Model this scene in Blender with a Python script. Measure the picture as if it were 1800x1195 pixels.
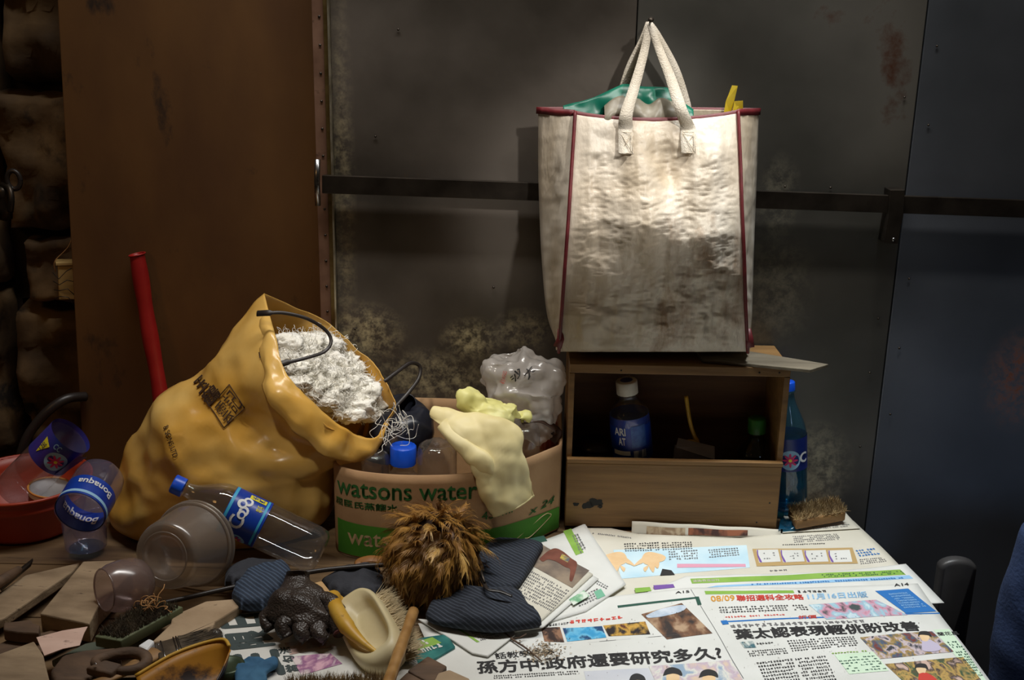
import bpy, bmesh, math, random
from mathutils import Vector, Matrix, noise
for _o in list(bpy.data.objects): bpy.data.objects.remove(_o)
random.seed(7)
SC = bpy.context.scene
COL = SC.collection
# ------------------------------------------------------------------ camera
FPX, PITCH, ROLL, CAMZ = 2000.0, math.radians(16.5), 0.02, 0.97
_F = Vector((0, math.cos(PITCH), -math.sin(PITCH)))
_R0 = Vector((1, 0, 0)); _U0 = Vector((0, math.sin(PITCH), math.cos(PITCH)))
_R = _R0*math.cos(ROLL) + _U0*math.sin(ROLL)
_U = _U0*math.cos(ROLL) - _R0*math.sin(ROLL)
CAM = Vector((0, 0, CAMZ))
cd = bpy.data.cameras.new('camera'); cam = bpy.data.objects.new('camera', cd); COL.objects.link(cam)
cd.sensor_width = 36; cd.lens = 36*FPX/1800; cd.clip_start = .05
cam.matrix_world = Matrix(((_R.x, _U.x, -_F.x, 0), (_R.y, _U.y, -_F.y, 0), (_R.z, _U.z, -_F.z, CAMZ), (0, 0, 0, 1)))
SC.camera = cam
# ------------------------------------------------------------------ world, lamps, exposure
SC.view_settings.view_transform = 'Standard'; SC.view_settings.look = 'None'
SC.view_settings.gamma = 1; SC.view_settings.exposure = 0.0
SC.view_settings.use_curve_mapping = False
SC.cycles.transparent_max_bounces = 40; SC.cycles.max_bounces = 10
wd = bpy.data.worlds.new('world'); SC.world = wd; wd.use_nodes = True
wd.node_tree.nodes['Background'].inputs[0].default_value = (.052, .039, .026, 1)
wd.node_tree.nodes['Background'].inputs[1].default_value = 0.43
def aim(o, tgt):
    o.rotation_euler = (Vector(tgt)-o.location).to_track_quat('-Z', 'Y').to_euler()
def spot(name, loc, tgt, power, deg, blend, size, col):
    l = bpy.data.lights.new(name, 'SPOT'); l.energy = power; l.spot_size = math.radians(deg); l.spot_blend = blend
    l.shadow_soft_size = size; l.color = col
    o = bpy.data.objects.new(name, l); COL.objects.link(o); o.location = loc; aim(o, tgt); return o
def area(name, loc, tgt, power, sx, sy, col):
    l = bpy.data.lights.new(name, 'AREA'); l.energy = power; l.shape = 'RECTANGLE'; l.size = sx; l.size_y = sy; l.color = col
    o = bpy.data.objects.new(name, l); COL.objects.link(o); o.location = loc; aim(o, tgt); return o
spot('lamp_table', (.62, 1.93, 2.2), (.52, 1.72, 0), 108, 36, .9, .08, (.86, .95, 1))
spot('lamp_bag', (1.0, .55, 2.0), (.235, 2.02, .76), 118, 12.5, .55, .05, (1, .97, .92))
tube = area('lamp_tube', (.02, 1.84, 1.9), (.02, 1.82, 0), 8.4, 1.7, .06, (1, .97, .92)); tube.data.spread = math.radians(95)
spot('lamp_pile', (-.45, .55, 2.05), (-.235, 1.95, .25), 70, 15, .9, .06, (1, .95, .84))
spot('lamp_tungsten', (-1.7, .3, 1.9), (-.80, 2.15, .22), 13, 44, 1, .25, (1, .52, .16))
spot('blue_fill', (1.35, -.4, 1.1), (1.12, 2.15, .0), 34, 24, 1, .3, (.45, .66, 1))  # added blue fill for the right side, not a real doorway
# ------------------------------------------------------------------ pixel rays -> points of the place
def ray(px, py): return _F + _R*((px-900)/FPX) - _U*((py-597.5)/FPX)
def T(px, py, z=0.0):
    d = ray(px, py); return CAM + d*((z-CAM.z)/d.z)
def W(px, py, Y):
    d = ray(px, py); return CAM + d*(Y/d.y)
# ------------------------------------------------------------------ materials
def lin(c):
    r = []
    for v in c:
        v /= 255.0
        r.append(v/12.92 if v <= .04045 else ((v+.055)/1.055)**2.4)
    return tuple(r)+(1,)
MATS = {}
def M(name, c1, c2=None, scale=8, rough=.6, metal=0, bump=0, bscale=60, stretch=(1, 1, 1), spots=None, spot_scale=20, spot_lo=.62,
      spec=.5, sheen=0, trans=0, detail=5, coat=0, dimple=0, wave=None, lo=.35, hi=.65, rvar=0):
    if name in MATS: return MATS[name]
    m = bpy.data.materials.new(name); m.use_nodes = True; nt = m.node_tree; N = nt.nodes; L = nt.links
    b = N['Principled BSDF']; b.inputs['Roughness'].default_value = rough; b.inputs['Metallic'].default_value = metal
    b.inputs['Specular IOR Level'].default_value = spec
    if coat: b.inputs['Coat Weight'].default_value = coat; b.inputs['Coat Roughness'].default_value = .15
    if sheen: b.inputs['Sheen Weight'].default_value = sheen
    tc = N.new('ShaderNodeTexCoord'); mp = N.new('ShaderNodeMapping'); mp.inputs['Scale'].default_value = stretch
    L.new(tc.outputs['Object'], mp.inputs['Vector'])
    out = None
    if c2 is not None:
        nz = N.new('ShaderNodeTexNoise'); nz.inputs['Scale'].default_value = scale; nz.inputs['Detail'].default_value = detail
        L.new(mp.outputs[0], nz.inputs['Vector'])
        rp = N.new('ShaderNodeValToRGB'); rp.color_ramp.elements[0].position = lo; rp.color_ramp.elements[1].position = hi
        rp.color_ramp.elements[0].color = lin(c1); rp.color_ramp.elements[1].color = lin(c2)
        L.new(nz.outputs['Fac'], rp.inputs[0]); out = rp.outputs[0]
        if rvar:
            mr = N.new('ShaderNodeMapRange'); mr.inputs['To Min'].default_value = rough-rvar; mr.inputs['To Max'].default_value = rough+rvar
            mr.inputs['From Min'].default_value = .3; mr.inputs['From Max'].default_value = .7
            L.new(nz.outputs['Fac'], mr.inputs[0]); L.new(mr.outputs[0], b.inputs['Roughness'])
    else: b.inputs['Base Color'].default_value = lin(c1)
    def over(src, fac, col):
        mx = N.new('ShaderNodeMix'); mx.data_type = 'RGBA'
        L.new(fac, mx.inputs[0])
        if src is None: mx.inputs[6].default_value = lin(c1)
        else: L.new(src, mx.inputs[6])
        mx.inputs[7].default_value = lin(col); return mx.outputs[2]
    if wave:   # (colour, scale, axis, lo, hi)
        wv = N.new('ShaderNodeTexWave'); wv.inputs['Scale'].default_value = wave[1]; wv.bands_direction = wave[2]
        wv.inputs['Distortion'].default_value = 1.2; wv.inputs['Detail Scale'].default_value = 1
        L.new(mp.outputs[0], wv.inputs['Vector'])
        mr = N.new('ShaderNodeMapRange'); mr.inputs['From Min'].default_value = wave[3]; mr.inputs['From Max'].default_value = wave[4]
        L.new(wv.outputs['Fac'], mr.inputs[0]); out = over(out, mr.outputs[0], wave[0])
    if spots:
        n2 = N.new('ShaderNodeTexNoise'); n2.inputs['Scale'].default_value = spot_scale; n2.inputs['Detail'].default_value = 8
        n2.inputs['Roughness'].default_value = .65
        L.new(mp.outputs[0], n2.inputs['Vector'])
        mr = N.new('ShaderNodeMapRange'); mr.inputs['From Min'].default_value = spot_lo; mr.inputs['From Max'].default_value = spot_lo+.1
        L.new(n2.outputs['Fac'], mr.inputs[0]); out = over(out, mr.outputs[0], spots)
    if out is not None: L.new(out, b.inputs['Base Color'])
    if bump:
        n3 = N.new('ShaderNodeTexNoise'); n3.inputs['Scale'].default_value = bscale; n3.inputs['Detail'].default_value = 6
        L.new(mp.outputs[0], n3.inputs['Vector'])
        bp = N.new('ShaderNodeBump'); bp.inputs['Strength'].default_value = bump; bp.inputs['Distance'].default_value = .004
        L.new(n3.outputs['Fac'], bp.inputs['Height']); L.new(bp.outputs[0], b.inputs['Normal'])
    if dimple:
        vo = N.new('ShaderNodeTexVoronoi'); vo.inputs['Scale'].default_value = dimple; L.new(mp.outputs[0], vo.inputs['Vector'])
        bq = N.new('ShaderNodeBump'); bq.inputs['Strength'].default_value = .5; bq.inputs['Distance'].default_value = .002
        L.new(vo.outputs['Distance'], bq.inputs['Height']); L.new(bq.outputs[0], b.inputs['Normal'])
    if trans:
        tl = N.new('ShaderNodeBsdfTranslucent'); mxs = N.new('ShaderNodeMixShader'); mxs.inputs[0].default_value = trans
        if out is not None: L.new(out, tl.inputs[0])
        else: tl.inputs[0].default_value = lin(c1)
        L.new(b.outputs[0], mxs.inputs[1]); L.new(tl.outputs[0], mxs.inputs[2])
        L.new(mxs.outputs[0], N['Material Output'].inputs[0])
    MATS[name] = m; return m
def reflection_patches(m, spots, col):
    """reflected light painted into the base colour as patches: (centre, radius) in object space"""
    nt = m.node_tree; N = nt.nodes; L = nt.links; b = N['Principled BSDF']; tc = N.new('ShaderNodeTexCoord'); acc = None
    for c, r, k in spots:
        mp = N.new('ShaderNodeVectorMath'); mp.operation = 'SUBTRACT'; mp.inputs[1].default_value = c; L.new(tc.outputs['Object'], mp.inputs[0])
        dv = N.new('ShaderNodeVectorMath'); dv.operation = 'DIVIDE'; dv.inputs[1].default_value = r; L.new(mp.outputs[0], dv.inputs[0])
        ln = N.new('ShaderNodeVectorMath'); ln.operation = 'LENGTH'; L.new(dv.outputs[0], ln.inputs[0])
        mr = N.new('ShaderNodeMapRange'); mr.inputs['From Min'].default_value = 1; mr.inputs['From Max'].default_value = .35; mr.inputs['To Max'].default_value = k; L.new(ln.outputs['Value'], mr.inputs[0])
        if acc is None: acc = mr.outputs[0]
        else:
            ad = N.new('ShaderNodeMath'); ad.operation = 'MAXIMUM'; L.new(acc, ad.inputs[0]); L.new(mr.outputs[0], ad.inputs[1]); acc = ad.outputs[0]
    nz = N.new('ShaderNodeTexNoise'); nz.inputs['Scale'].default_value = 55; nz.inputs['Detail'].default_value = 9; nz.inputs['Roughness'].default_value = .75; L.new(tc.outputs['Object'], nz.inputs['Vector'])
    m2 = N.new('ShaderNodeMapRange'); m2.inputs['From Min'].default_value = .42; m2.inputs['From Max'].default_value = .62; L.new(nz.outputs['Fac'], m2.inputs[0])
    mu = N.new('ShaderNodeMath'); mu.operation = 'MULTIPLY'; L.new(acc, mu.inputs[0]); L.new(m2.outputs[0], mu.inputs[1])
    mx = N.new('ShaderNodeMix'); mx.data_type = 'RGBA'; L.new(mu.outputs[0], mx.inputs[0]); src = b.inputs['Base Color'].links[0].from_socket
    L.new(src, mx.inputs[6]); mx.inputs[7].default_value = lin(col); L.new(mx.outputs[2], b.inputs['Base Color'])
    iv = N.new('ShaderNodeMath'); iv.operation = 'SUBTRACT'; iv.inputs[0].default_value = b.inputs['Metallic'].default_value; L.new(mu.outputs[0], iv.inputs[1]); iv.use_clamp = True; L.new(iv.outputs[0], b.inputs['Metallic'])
def clear(name, tint, rough=.06, haze=0.0, hcol=(200, 200, 205), k=1.0):
    """thin clear plastic: see-through tint, Fresnel gloss, a little milky scatter"""
    if name in MATS: return MATS[name]
    m = bpy.data.materials.new(name); m.use_nodes = True; nt = m.node_tree; N = nt.nodes; L = nt.links
    N.remove(N['Principled BSDF'])
    tr = N.new('ShaderNodeBsdfTransparent'); tr.inputs[0].default_value = lin(tint)
    gl = N.new('ShaderNodeBsdfGlossy'); gl.inputs['Roughness'].default_value = rough
    df = N.new('ShaderNodeBsdfDiffuse'); df.inputs[0].default_value = lin(hcol)
    tl = N.new('ShaderNodeBsdfTranslucent'); tl.inputs[0].default_value = lin(hcol)
    ms = N.new('ShaderNodeMixShader'); ms.inputs[0].default_value = .5
    L.new(df.outputs[0], ms.inputs[1]); L.new(tl.outputs[0], ms.inputs[2])
    m0 = N.new('ShaderNodeMixShader'); m0.inputs[0].default_value = haze
    L.new(tr.outputs[0], m0.inputs[1]); L.new(ms.outputs[0], m0.inputs[2])
    lw = N.new('ShaderNodeLayerWeight'); lw.inputs[0].default_value = .5
    p5 = N.new('ShaderNodeMath'); p5.operation = 'POWER'; p5.inputs[1].default_value = 2.6; L.new(lw.outputs['Facing'], p5.inputs[0])
    fr = N.new('ShaderNodeMapRange'); fr.inputs['To Min'].default_value = .075*k; fr.inputs['To Max'].default_value = .75; L.new(p5.outputs[0], fr.inputs[0])
    tc = N.new('ShaderNodeTexCoord'); nz = N.new('ShaderNodeTexNoise'); nz.inputs['Scale'].default_value = 35
    bp = N.new('ShaderNodeBump'); bp.inputs['Strength'].default_value = .12; bp.inputs['Distance'].default_value = .003
    L.new(tc.outputs['Object'], nz.inputs['Vector']); L.new(nz.outputs['Fac'], bp.inputs['Height'])
    L.new(bp.outputs[0], gl.inputs['Normal'])
    m1 = N.new('ShaderNodeMixShader')
    L.new(fr.outputs[0], m1.inputs[0]); L.new(m0.outputs[0], m1.inputs[1]); L.new(gl.outputs[0], m1.inputs[2])
    L.new(m1.outputs[0], N['Material Output'].inputs[0]); MATS[name] = m; return m
# ------------------------------------------------------------------ objects
ORG = {}
def tag(o, label=None, cat=None, group=None, kind=None):
    if label: o['label'] = label
    if cat: o['category'] = cat
    if group: o['group'] = group
    if kind: o['kind'] = kind
    return o
def thing(name, label, cat, loc, group=None, kind=None):
    o = bpy.data.objects.new(name, None); o.empty_display_size = .05; COL.objects.link(o); o.location = loc
    ORG[o.name] = Vector(loc); return tag(o, label, cat, group, kind)
class G:
    def __init__(s): s.v = []; s.f = []
    def add(s, v, f):
        b = len(s.v); s.v += [Vector(q) for q in v]; s.f += [tuple(i+b for i in q) for q in f]; return s
    def box(s, lo, hi, mx=None):
        x0, y0, z0 = lo; x1, y1, z1 = hi
        v = [Vector(q) for q in ((x0,y0,z0),(x1,y0,z0),(x1,y1,z0),(x0,y1,z0),(x0,y0,z1),(x1,y0,z1),(x1,y1,z1),(x0,y1,z1))]
        if mx is not None: v = [mx @ q for q in v]
        return s.add(v, [(3,2,1,0),(4,5,6,7),(0,1,5,4),(1,2,6,5),(2,3,7,6),(3,0,4,7)])
    def tube(s, path, r, n=8, cap=True, flat=1.0, up=None):
        path = [Vector(q) for q in path]; m = len(path)
        rs = r if isinstance(r, (list, tuple)) else [r]*m
        t0 = (path[1]-path[0]).normalized()
        a = Vector(up) if up is not None else (Vector((0, 0, 1)) if abs(t0.z) < .9 else Vector((1, 0, 0)))
        vs = []
        for i, q in enumerate(path):
            t = (path[min(i+1, m-1)]-path[max(i-1, 0)])
            t = t.normalized() if t.length > 1e-9 else t0
            x = a - t*a.dot(t)
            if x.length < 1e-6: x = t.orthogonal()
            x.normalize(); y = t.cross(x); a = x if up is None else a
            for k in range(n):
                th = 2*math.pi*k/n; vs.append(q + x*(math.cos(th)*rs[i]*flat) + y*(math.sin(th)*rs[i]))
        f = [(i*n+k, i*n+(k+1) % n, (i+1)*n+(k+1) % n, (i+1)*n+k) for i in range(m-1) for k in range(n)]
        if cap: f += [tuple(range(n-1, -1, -1)), tuple((m-1)*n+k for k in range(n))]
        return s.add(vs, f)
    def grid(s, P, wrap=False):
        nu, nv = len(P), len(P[0])
        v = [q for row in P for q in row]; f = []
        for i in range(nu-1):
            for j in range(nv if wrap else nv-1):
                k = (j+1) % nv; f.append((i*nv+j, i*nv+k, (i+1)*nv+k, (i+1)*nv+j))
        return s.add(v, f)
    def lathe(s, prof, mx, n=40, rip=None):
        P = []
        for r, z in prof:
            row = []
            for k in range(n):
                th = 2*math.pi*k/n; rr = r*(1+(rip(th, z) if rip else 0))
                row.append(mx @ Vector((rr*math.cos(th), rr*math.sin(th), z)))
            P.append(row)
        return s.grid(P, True)
    def prism(s, top, depth):
        """top: world points (any heights); depth: vector to the lower face"""
        n = len(top); d = Vector(depth)
        v = [Vector(q) for q in top]+[Vector(q)+d for q in top]
        return s.add(v, [tuple(range(n)), tuple(range(2*n-1, n-1, -1))]+[(i, n+i, n+(i+1) % n, (i+1) % n) for i in range(n)])
def obj(name, g, mat, parent=None, smooth=True, bevel=0, solid=0, sub=0, recalc=True, org=None):
    o0 = ORG[parent.name] if parent is not None else Vector(org if org is not None else (0, 0, 0))
    me = bpy.data.meshes.new(name); me.from_pydata([q-o0 for q in g.v], [], g.f)
    if recalc:
        bm = bmesh.new(); bm.from_mesh(me); bmesh.ops.recalc_face_normals(bm, faces=bm.faces); bm.to_mesh(me); bm.free()
    me.materials.append(mat)
    if smooth: me.polygons.foreach_set('use_smooth', [True]*len(me.polygons))
    o = bpy.data.objects.new(name, me); COL.objects.link(o); ORG[o.name] = o0
    if parent is not None: o.parent = parent
    else: o.location = o0
    if solid: q = o.modifiers.new('s', 'SOLIDIFY'); q.thickness = abs(solid); q.offset = -1 if solid > 0 else 0
    if bevel:
        q = o.modifiers.new('b', 'BEVEL'); q.width = bevel; q.segments = 2; q.limit_method = 'ANGLE'; q.angle_limit = .6
        if smooth:
            q.harden_normals = False
    if sub: q = o.modifiers.new('u', 'SUBSURF'); q.levels = sub; q.render_levels = sub
    return o
def fbm(p, sc, seed=0, oct=3):
    return noise.fractal(Vector(p)*sc+Vector((seed*7.3, seed*3.1, seed*5.7)), 1.0, 2.0, oct)
def ridge(p, sc, seed=0):
    q = Vector(p)*sc+Vector((seed*7.3, seed*3.1, seed*5.7)); return 1-2*abs(noise.noise(q))-.35*abs(noise.noise(q*2.1))
def crumple(o, amp, sc, seed=0, rid=True, mask=None):
    me = o.data; nn = [v.normal.copy() for v in me.vertices]
    for v, nrm in zip(me.vertices, nn):
        a = amp*(ridge(v.co, sc, seed)-.3 if rid else fbm(v.co, sc, seed))
        if mask: a *= mask(v.co + ORG[o.name])
        v.co += nrm*a
    return o
def facet(o, amp, sc, seed=0, mask=None):
    """crumpled film: flat dents that meet in sharp creases"""
    me = o.data; nn = [v.normal.copy() for v in me.vertices]; off = Vector((seed*5.1, seed*2.7, seed*9.2))
    c = sum((v.co for v in me.vertices), Vector())/len(nn)
    if sum((v.co-c).dot(q) for v, q in zip(me.vertices, nn)) < 0: amp = -amp
    for v, nrm in zip(me.vertices, nn):
        d = noise.voronoi(v.co*sc+off)[0]; a = -amp*(min(d[0], .9)*1.6-.6)
        if mask: a *= mask(v.co+ORG[o.name])
        v.co += nrm*a
    return o
def cr(a, b, c, d, t):
    return b*1.0 + (c-a)*(.5*t) + (a*2-b*5+c*4-d)*(.5*t*t) + (b*3-a-c*3+d)*(.5*t*t*t)
def spline(pts, m):
    pts = [Vector(q) for q in pts]; out = []
    for i in range(len(pts)-1):
        a = pts[max(i-1, 0)]; d = pts[min(i+2, len(pts)-1)]
        for k in range(m): out.append(cr(a, pts[i], pts[i+1], d, k/m))
    out.append(pts[-1]); return out
def ringloft(rings, n=36, m=4, sq=2.0, a0=0.0, a1=2*math.pi):
    Ls = spline([q[0] for q in rings], m); Rs = spline([q[1] for q in rings], m); Ds = spline([q[2] for q in rings], m)
    full = abs(a1-a0-2*math.pi) < 1e-6; P = []
    for l, r, d in zip(Ls, Rs, Ds):
        c = (l+r)*.5; h = (r-l)*.5; row = []
        for k in range(n):
            th = a0+(a1-a0)*k/(n if full else n-1); cs, sn = math.cos(th), math.sin(th)
            row.append(c + h*math.copysign(abs(cs)**(2/sq), cs) + d*math.copysign(abs(sn)**(2/sq), sn))
        P.append(row)
    return P, full
def puff(outline, h, rings=7, n=48, seed=0, amp=0, sc=30, flat=.35, under=.004, base=None):
    """closed cushion over a star-shaped outline of base points, height h"""
    pts = spline(list(outline)+[outline[0]], 8)[:-1]; c = sum(pts, Vector())/len(pts)
    step = len(pts)/n; ol = [pts[int(i*step)] for i in range(n)]
    g = G(); P = []
    P.append([q+(c-q)*.5-Vector((0, 0, under)) for q in ol]); P.append([q+(c-q)*.03-Vector((0, 0, under*.6)) for q in ol])
    for k in range(rings+1):
        t = k/rings; rr = math.cos(t*math.pi/2)**.8 if t < 1 else .001; zz = h*min(1, (math.sin(t*math.pi/2))**flat) if t > 0 else 0
        row = []
        for q in ol:
            w = c+(q-c)*rr; w = Vector((w.x, w.y, w.z+zz))
            if amp: w.z += amp*(ridge(w, sc, seed)-.3)*min(1, t*3)*(1 if zz > 0 else 0)
            row.append(w)
        P.append(row)
    g.grid(P, True); g.f.append(tuple(range(n))); return g
def frame(A, B, face=None):
    """matrix: origin A, z towards B, x towards the viewer side"""
    A = Vector(A); B = Vector(B); z = (B-A).normalized(); t = Vector(face) if face is not None else CAM-A
    x = t-z*t.dot(z); x.normalize(); y = z.cross(x)
    return Matrix(((x.x, y.x, z.x, A.x), (x.y, y.y, z.y, A.y), (x.z, y.z, z.z, A.z), (0, 0, 0, 1)))
_TX = {}
def text2d(s, bold=0.0, shear=0.0):
    k = (s, bold, shear)
    if k in _TX: return _TX[k]
    c = bpy.data.curves.new('lettering', 'FONT'); c.body = s; c.size = 1; c.shear = shear; c.resolution_u = 3
    o = bpy.data.objects.new('lettering', c); COL.objects.link(o)
    me = bpy.data.meshes.new_from_object(o.evaluated_get(bpy.context.evaluated_depsgraph_get()))
    v = [(q.co.x, q.co.y) for q in me.vertices]; f = [tuple(p.vertices) for p in me.polygons]
    bpy.data.objects.remove(o); bpy.data.curves.remove(c); bpy.data.meshes.remove(me)
    if not v: v, f = [(0, 0)], []
    if bold:                                   # heavier strokes: the outline printed again a hair to each side
        n = len(v); v0, f0 = list(v), list(f); v, f = [], []
        for i, (dx, dy) in enumerate(((0, 0), (1, 0), (-1, 0), (0, 1), (0, -1), (.7, .7), (-.7, .7), (.7, -.7), (-.7, -.7))):
            v += [(q[0]+dx*bold, q[1]+dy*bold) for q in v0]; f += [tuple(j+i*n for j in q) for q in f0]
    x0 = min(q[0] for q in v); x1 = max(q[0] for q in v); y0 = min(q[1] for q in v); y1 = max(q[1] for q in v)
    v = [((q[0]-x0)/(x1-x0+1e-9), (q[1]-y0)/(y1-y0+1e-9)) for q in v]
    _TX[k] = (v, f, (x1-x0)/(y1-y0+1e-9)); return _TX[k]
def text_on(s, fn, bold=0.0, shear=0.0):
    """fn(u,v) with u,v in 0..1 over the text box -> world point"""
    v, f, asp = text2d(s, bold, shear); g = G(); g.add([fn(a, b) for a, b in v], f); return g
def bil(q, u, v):
    """q: bottom-left, bottom-right, top-right, top-left"""
    a = [Vector(t) for t in q]
    return (a[0]*(1-u)+a[1]*u)*(1-v) + (a[3]*(1-u)+a[2]*u)*v
# ================================================================== the setting
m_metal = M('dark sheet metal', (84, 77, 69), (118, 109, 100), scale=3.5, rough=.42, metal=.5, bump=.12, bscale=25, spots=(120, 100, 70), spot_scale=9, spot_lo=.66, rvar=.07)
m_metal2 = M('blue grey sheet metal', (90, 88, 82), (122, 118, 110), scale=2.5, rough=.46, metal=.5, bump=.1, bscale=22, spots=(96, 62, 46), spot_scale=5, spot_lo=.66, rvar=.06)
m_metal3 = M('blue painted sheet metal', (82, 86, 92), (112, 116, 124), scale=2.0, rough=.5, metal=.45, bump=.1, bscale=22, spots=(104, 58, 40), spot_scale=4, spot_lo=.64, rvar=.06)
reflection_patches(m_metal, [((-.30, 2.158, .34), (.10, .2, .07), .75), ((-.08, 2.158, .33), (.07, .2, .05), .7), ((.02, 2.158, .35), (.07, .2, .05), .5), ((-.16, 2.158, .25), (.16, .2, .07), .45), ((-.33, 2.158, .6), (.03, .2, .5), .35)], (196, 182, 140))  # light glinting off scuffed metal, painted into the colour as pale patches
reflection_patches(m_metal2, [((.62, 2.158, .06), (.09, .2, .12), .7), ((.50, 2.158, .44), (.10, .2, .14), .3), ((.50, 2.158, .62), (.05, .2, .10), .3)], (176, 168, 140))  # bench light reflected low on this panel is painted in, with fainter patches above
reflection_patches(m_metal3, [((1.02, 2.158, .27), (.09, .2, .12), .9)], (140, 84, 56))  # a reddish reflection painted into the panel colour
m_steel = M('dark steel bar', (52, 46, 40), (74, 66, 58), scale=20, rough=.42, metal=.8)
m_chrome = M('worn bright steel', (170, 170, 172), (120, 118, 116), scale=30, rough=.25, metal=1)
m_door = M('brown stained board', (84, 52, 18), (110, 74, 30), scale=4, rough=.8, stretch=(1, 1, .5), spots=(34, 20, 8), spot_scale=9, spot_lo=.585, bump=.3, bscale=14)
m_stone = M('sooty rock', (62, 46, 30), (112, 88, 56), scale=7, rough=.9, bump=.9, bscale=18, spots=(26, 18, 11), spot_scale=6, spot_lo=.55)
m_mortar = M('black joint', (22, 16, 11), (40, 30, 20), scale=10, rough=1, bump=.5)
m_trim = M('red brown painted steel', (120, 88, 70), (146, 112, 92), scale=20, rough=.5, metal=.3, spots=(60, 40, 28), spot_scale=30, spot_lo=.62)
m_brass = M('dull brass edge', (112, 92, 52), (140, 118, 74), scale=40, rough=.4, metal=.8)
m_bright = M('polished strip', (214, 206, 184), (160, 150, 128), scale=40, rough=.35, metal=.8)
m_floor = M('dusty concrete floor', (52, 47, 42), (78, 70, 62), scale=5, rough=.9, bump=.3)
m_bench = M('bench plank', (92, 70, 46), (124, 98, 66), scale=6, rough=.8, stretch=(.6, 5, 5), bump=.3, bscale=20, spots=(40, 28, 18), spot_scale=8, spot_lo=.62)
g = G().box((-4, -1.0, -.80), (4, 2.5, -.75)); tag(obj('floor', g, m_floor, smooth=False), kind='structure')
g = G().box((-.365, 2.172, -.75), (2.2, 2.20, 2.3)); wall = tag(obj('wall_back', g, m_mortar, smooth=False), kind='structure')
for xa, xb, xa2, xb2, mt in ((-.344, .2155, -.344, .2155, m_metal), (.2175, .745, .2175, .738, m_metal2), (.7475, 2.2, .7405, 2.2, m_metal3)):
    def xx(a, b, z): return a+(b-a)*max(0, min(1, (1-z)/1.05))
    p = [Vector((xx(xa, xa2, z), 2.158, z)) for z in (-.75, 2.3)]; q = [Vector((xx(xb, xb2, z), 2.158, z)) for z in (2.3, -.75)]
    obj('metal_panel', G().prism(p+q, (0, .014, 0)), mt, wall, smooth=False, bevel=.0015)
for px, py in ((1647, 81), (1632, 220), (1590, 171), (1598, 490), (1544, 560), (1581, 612), (1529, 655), (1565, 728), (1512, 785), (700, 52), (868, 505), (624, 578), (660, 240), (1460, 330), (1380, 328)):
    c = W(px, py, 2.156); g = G().lathe([(.0001, .0022), (.0016, .0018), (.0024, 0)], frame(c, c+Vector((0, -1, 0)), (1, 0, 0)), 10)
    obj('screw', g, m_steel, wall)
# sooty rock wall
wl = tag(obj('wall_left', G().box((-2.2, 2.36, -.75), (-.60, 2.45, 2.3)), m_mortar, smooth=False), kind='structure')
for i, (x0, x1, z0, z1) in enumerate(((-1.02, -.70, .80, 1.30), (-1.30, -1.03, .70, 1.25), (-1.05, -.70, .50, .785), (-1.35, -1.06, .38, .69), (-1.02, -.70, .355, .49), (-1.06, -.68, .02, .34), (-1.40, -1.07, .0, .37), (-1.2, -.7, -.5, .01))):
    nx, nz = 22, 22; P = []
    for a in range(nx+1):
        row = []
        for b in range(nz+1):
            u, v = a/nx, b/nz; x = x0+(x1-x0)*u; z = z0+(z1-z0)*v
            e = min(u, 1-u, v, 1-v); e = min(1, e/.07)
            y = 2.36-.075*math.sqrt(max(0, 1-(1-e)**2)) - .05*e*fbm((x, i, z), 7, i, 5)
            row.append(Vector((x+.012*fbm((x, z, 1), 12, i), y, z+.012*fbm((z, x, 2), 12, i))))
        P.append(row)
    obj('stone', G().grid(P), m_stone, wl)
# brown board that closes the doorway
p = [W(118, 0, 2.205)+Vector((0, 0, .5)), Vector((-.352, 2.205, 1.5)), Vector((-.352, 2.205, -.75)), Vector((-.905, 2.205, -.75)), W(145, 800, 2.205)]
tag(obj('door_1', G().prism(p, (0, .018, 0)), m_door, smooth=False, bevel=.002), kind='structure')
tr = tag(obj('trim_1', G().box((-.376, 2.150, -.75), (-.355, 2.20, 1.6)), m_trim, smooth=False, bevel=.001), kind='structure')
obj('brass_strip', G().box((-.3545, 2.146, -.75), (-.3470, 2.20, 1.6)), m_brass, tr, smooth=False)
obj('bright_strip', G().box((-.3468, 2.143, -.75), (-.3440, 2.18, 1.6)), m_bright, tr, smooth=False)
for k in range(18):
    c = Vector((-.3625, 2.150, .99-.0505*k)); obj('rivet', G().lathe([(.0001, .002), (.0018, .0016), (.0026, 0)], frame(c, c+Vector((0, -1, 0)), (1, 0, 0)), 10), m_steel, tr)
# door bar with its end plate and keeper
bar = thing('door_bar', 'long dark steel bar running across the metal wall behind the hanging bag', 'bar', (-.372, 2.14, .64))
a = W(566, 308, 2.13); b = W(566, 340, 2.13); c = W(1800, 352, 2.13); d = W(1800, 382, 2.13); k = (c-a); e = a+k*1.6
obj('flat_bar', G().prism([a, e, e+(d-c), b], (0, .012, 0)), m_steel, bar, smooth=False, bevel=.001)
hp = [W(558, 280, 2.125), W(557, 320, 2.122), W(559, 361, 2.125)]
obj('end_plate', G().tube(hp, .0055, 10), m_chrome, bar, bevel=0)
kp = [W(1565, 334, 2.122), W(1591, 334, 2.122), W(1588, 378, 2.122), W(1578, 429, 2.122), W(1553, 427, 2.122), W(1561, 378, 2.122)]
kb = obj('keeper', G().prism(kp, (0, .036, 0)), m_steel, bar, smooth=False, bevel=.001)
c = W(1571, 421, 2.122); obj('bolt', G().lathe([(.0001, .002), (.003, .002), (.0038, 0)], frame(c, c+Vector((0, -1, 0)), (1, 0, 0)), 12), m_chrome, kb)
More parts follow.
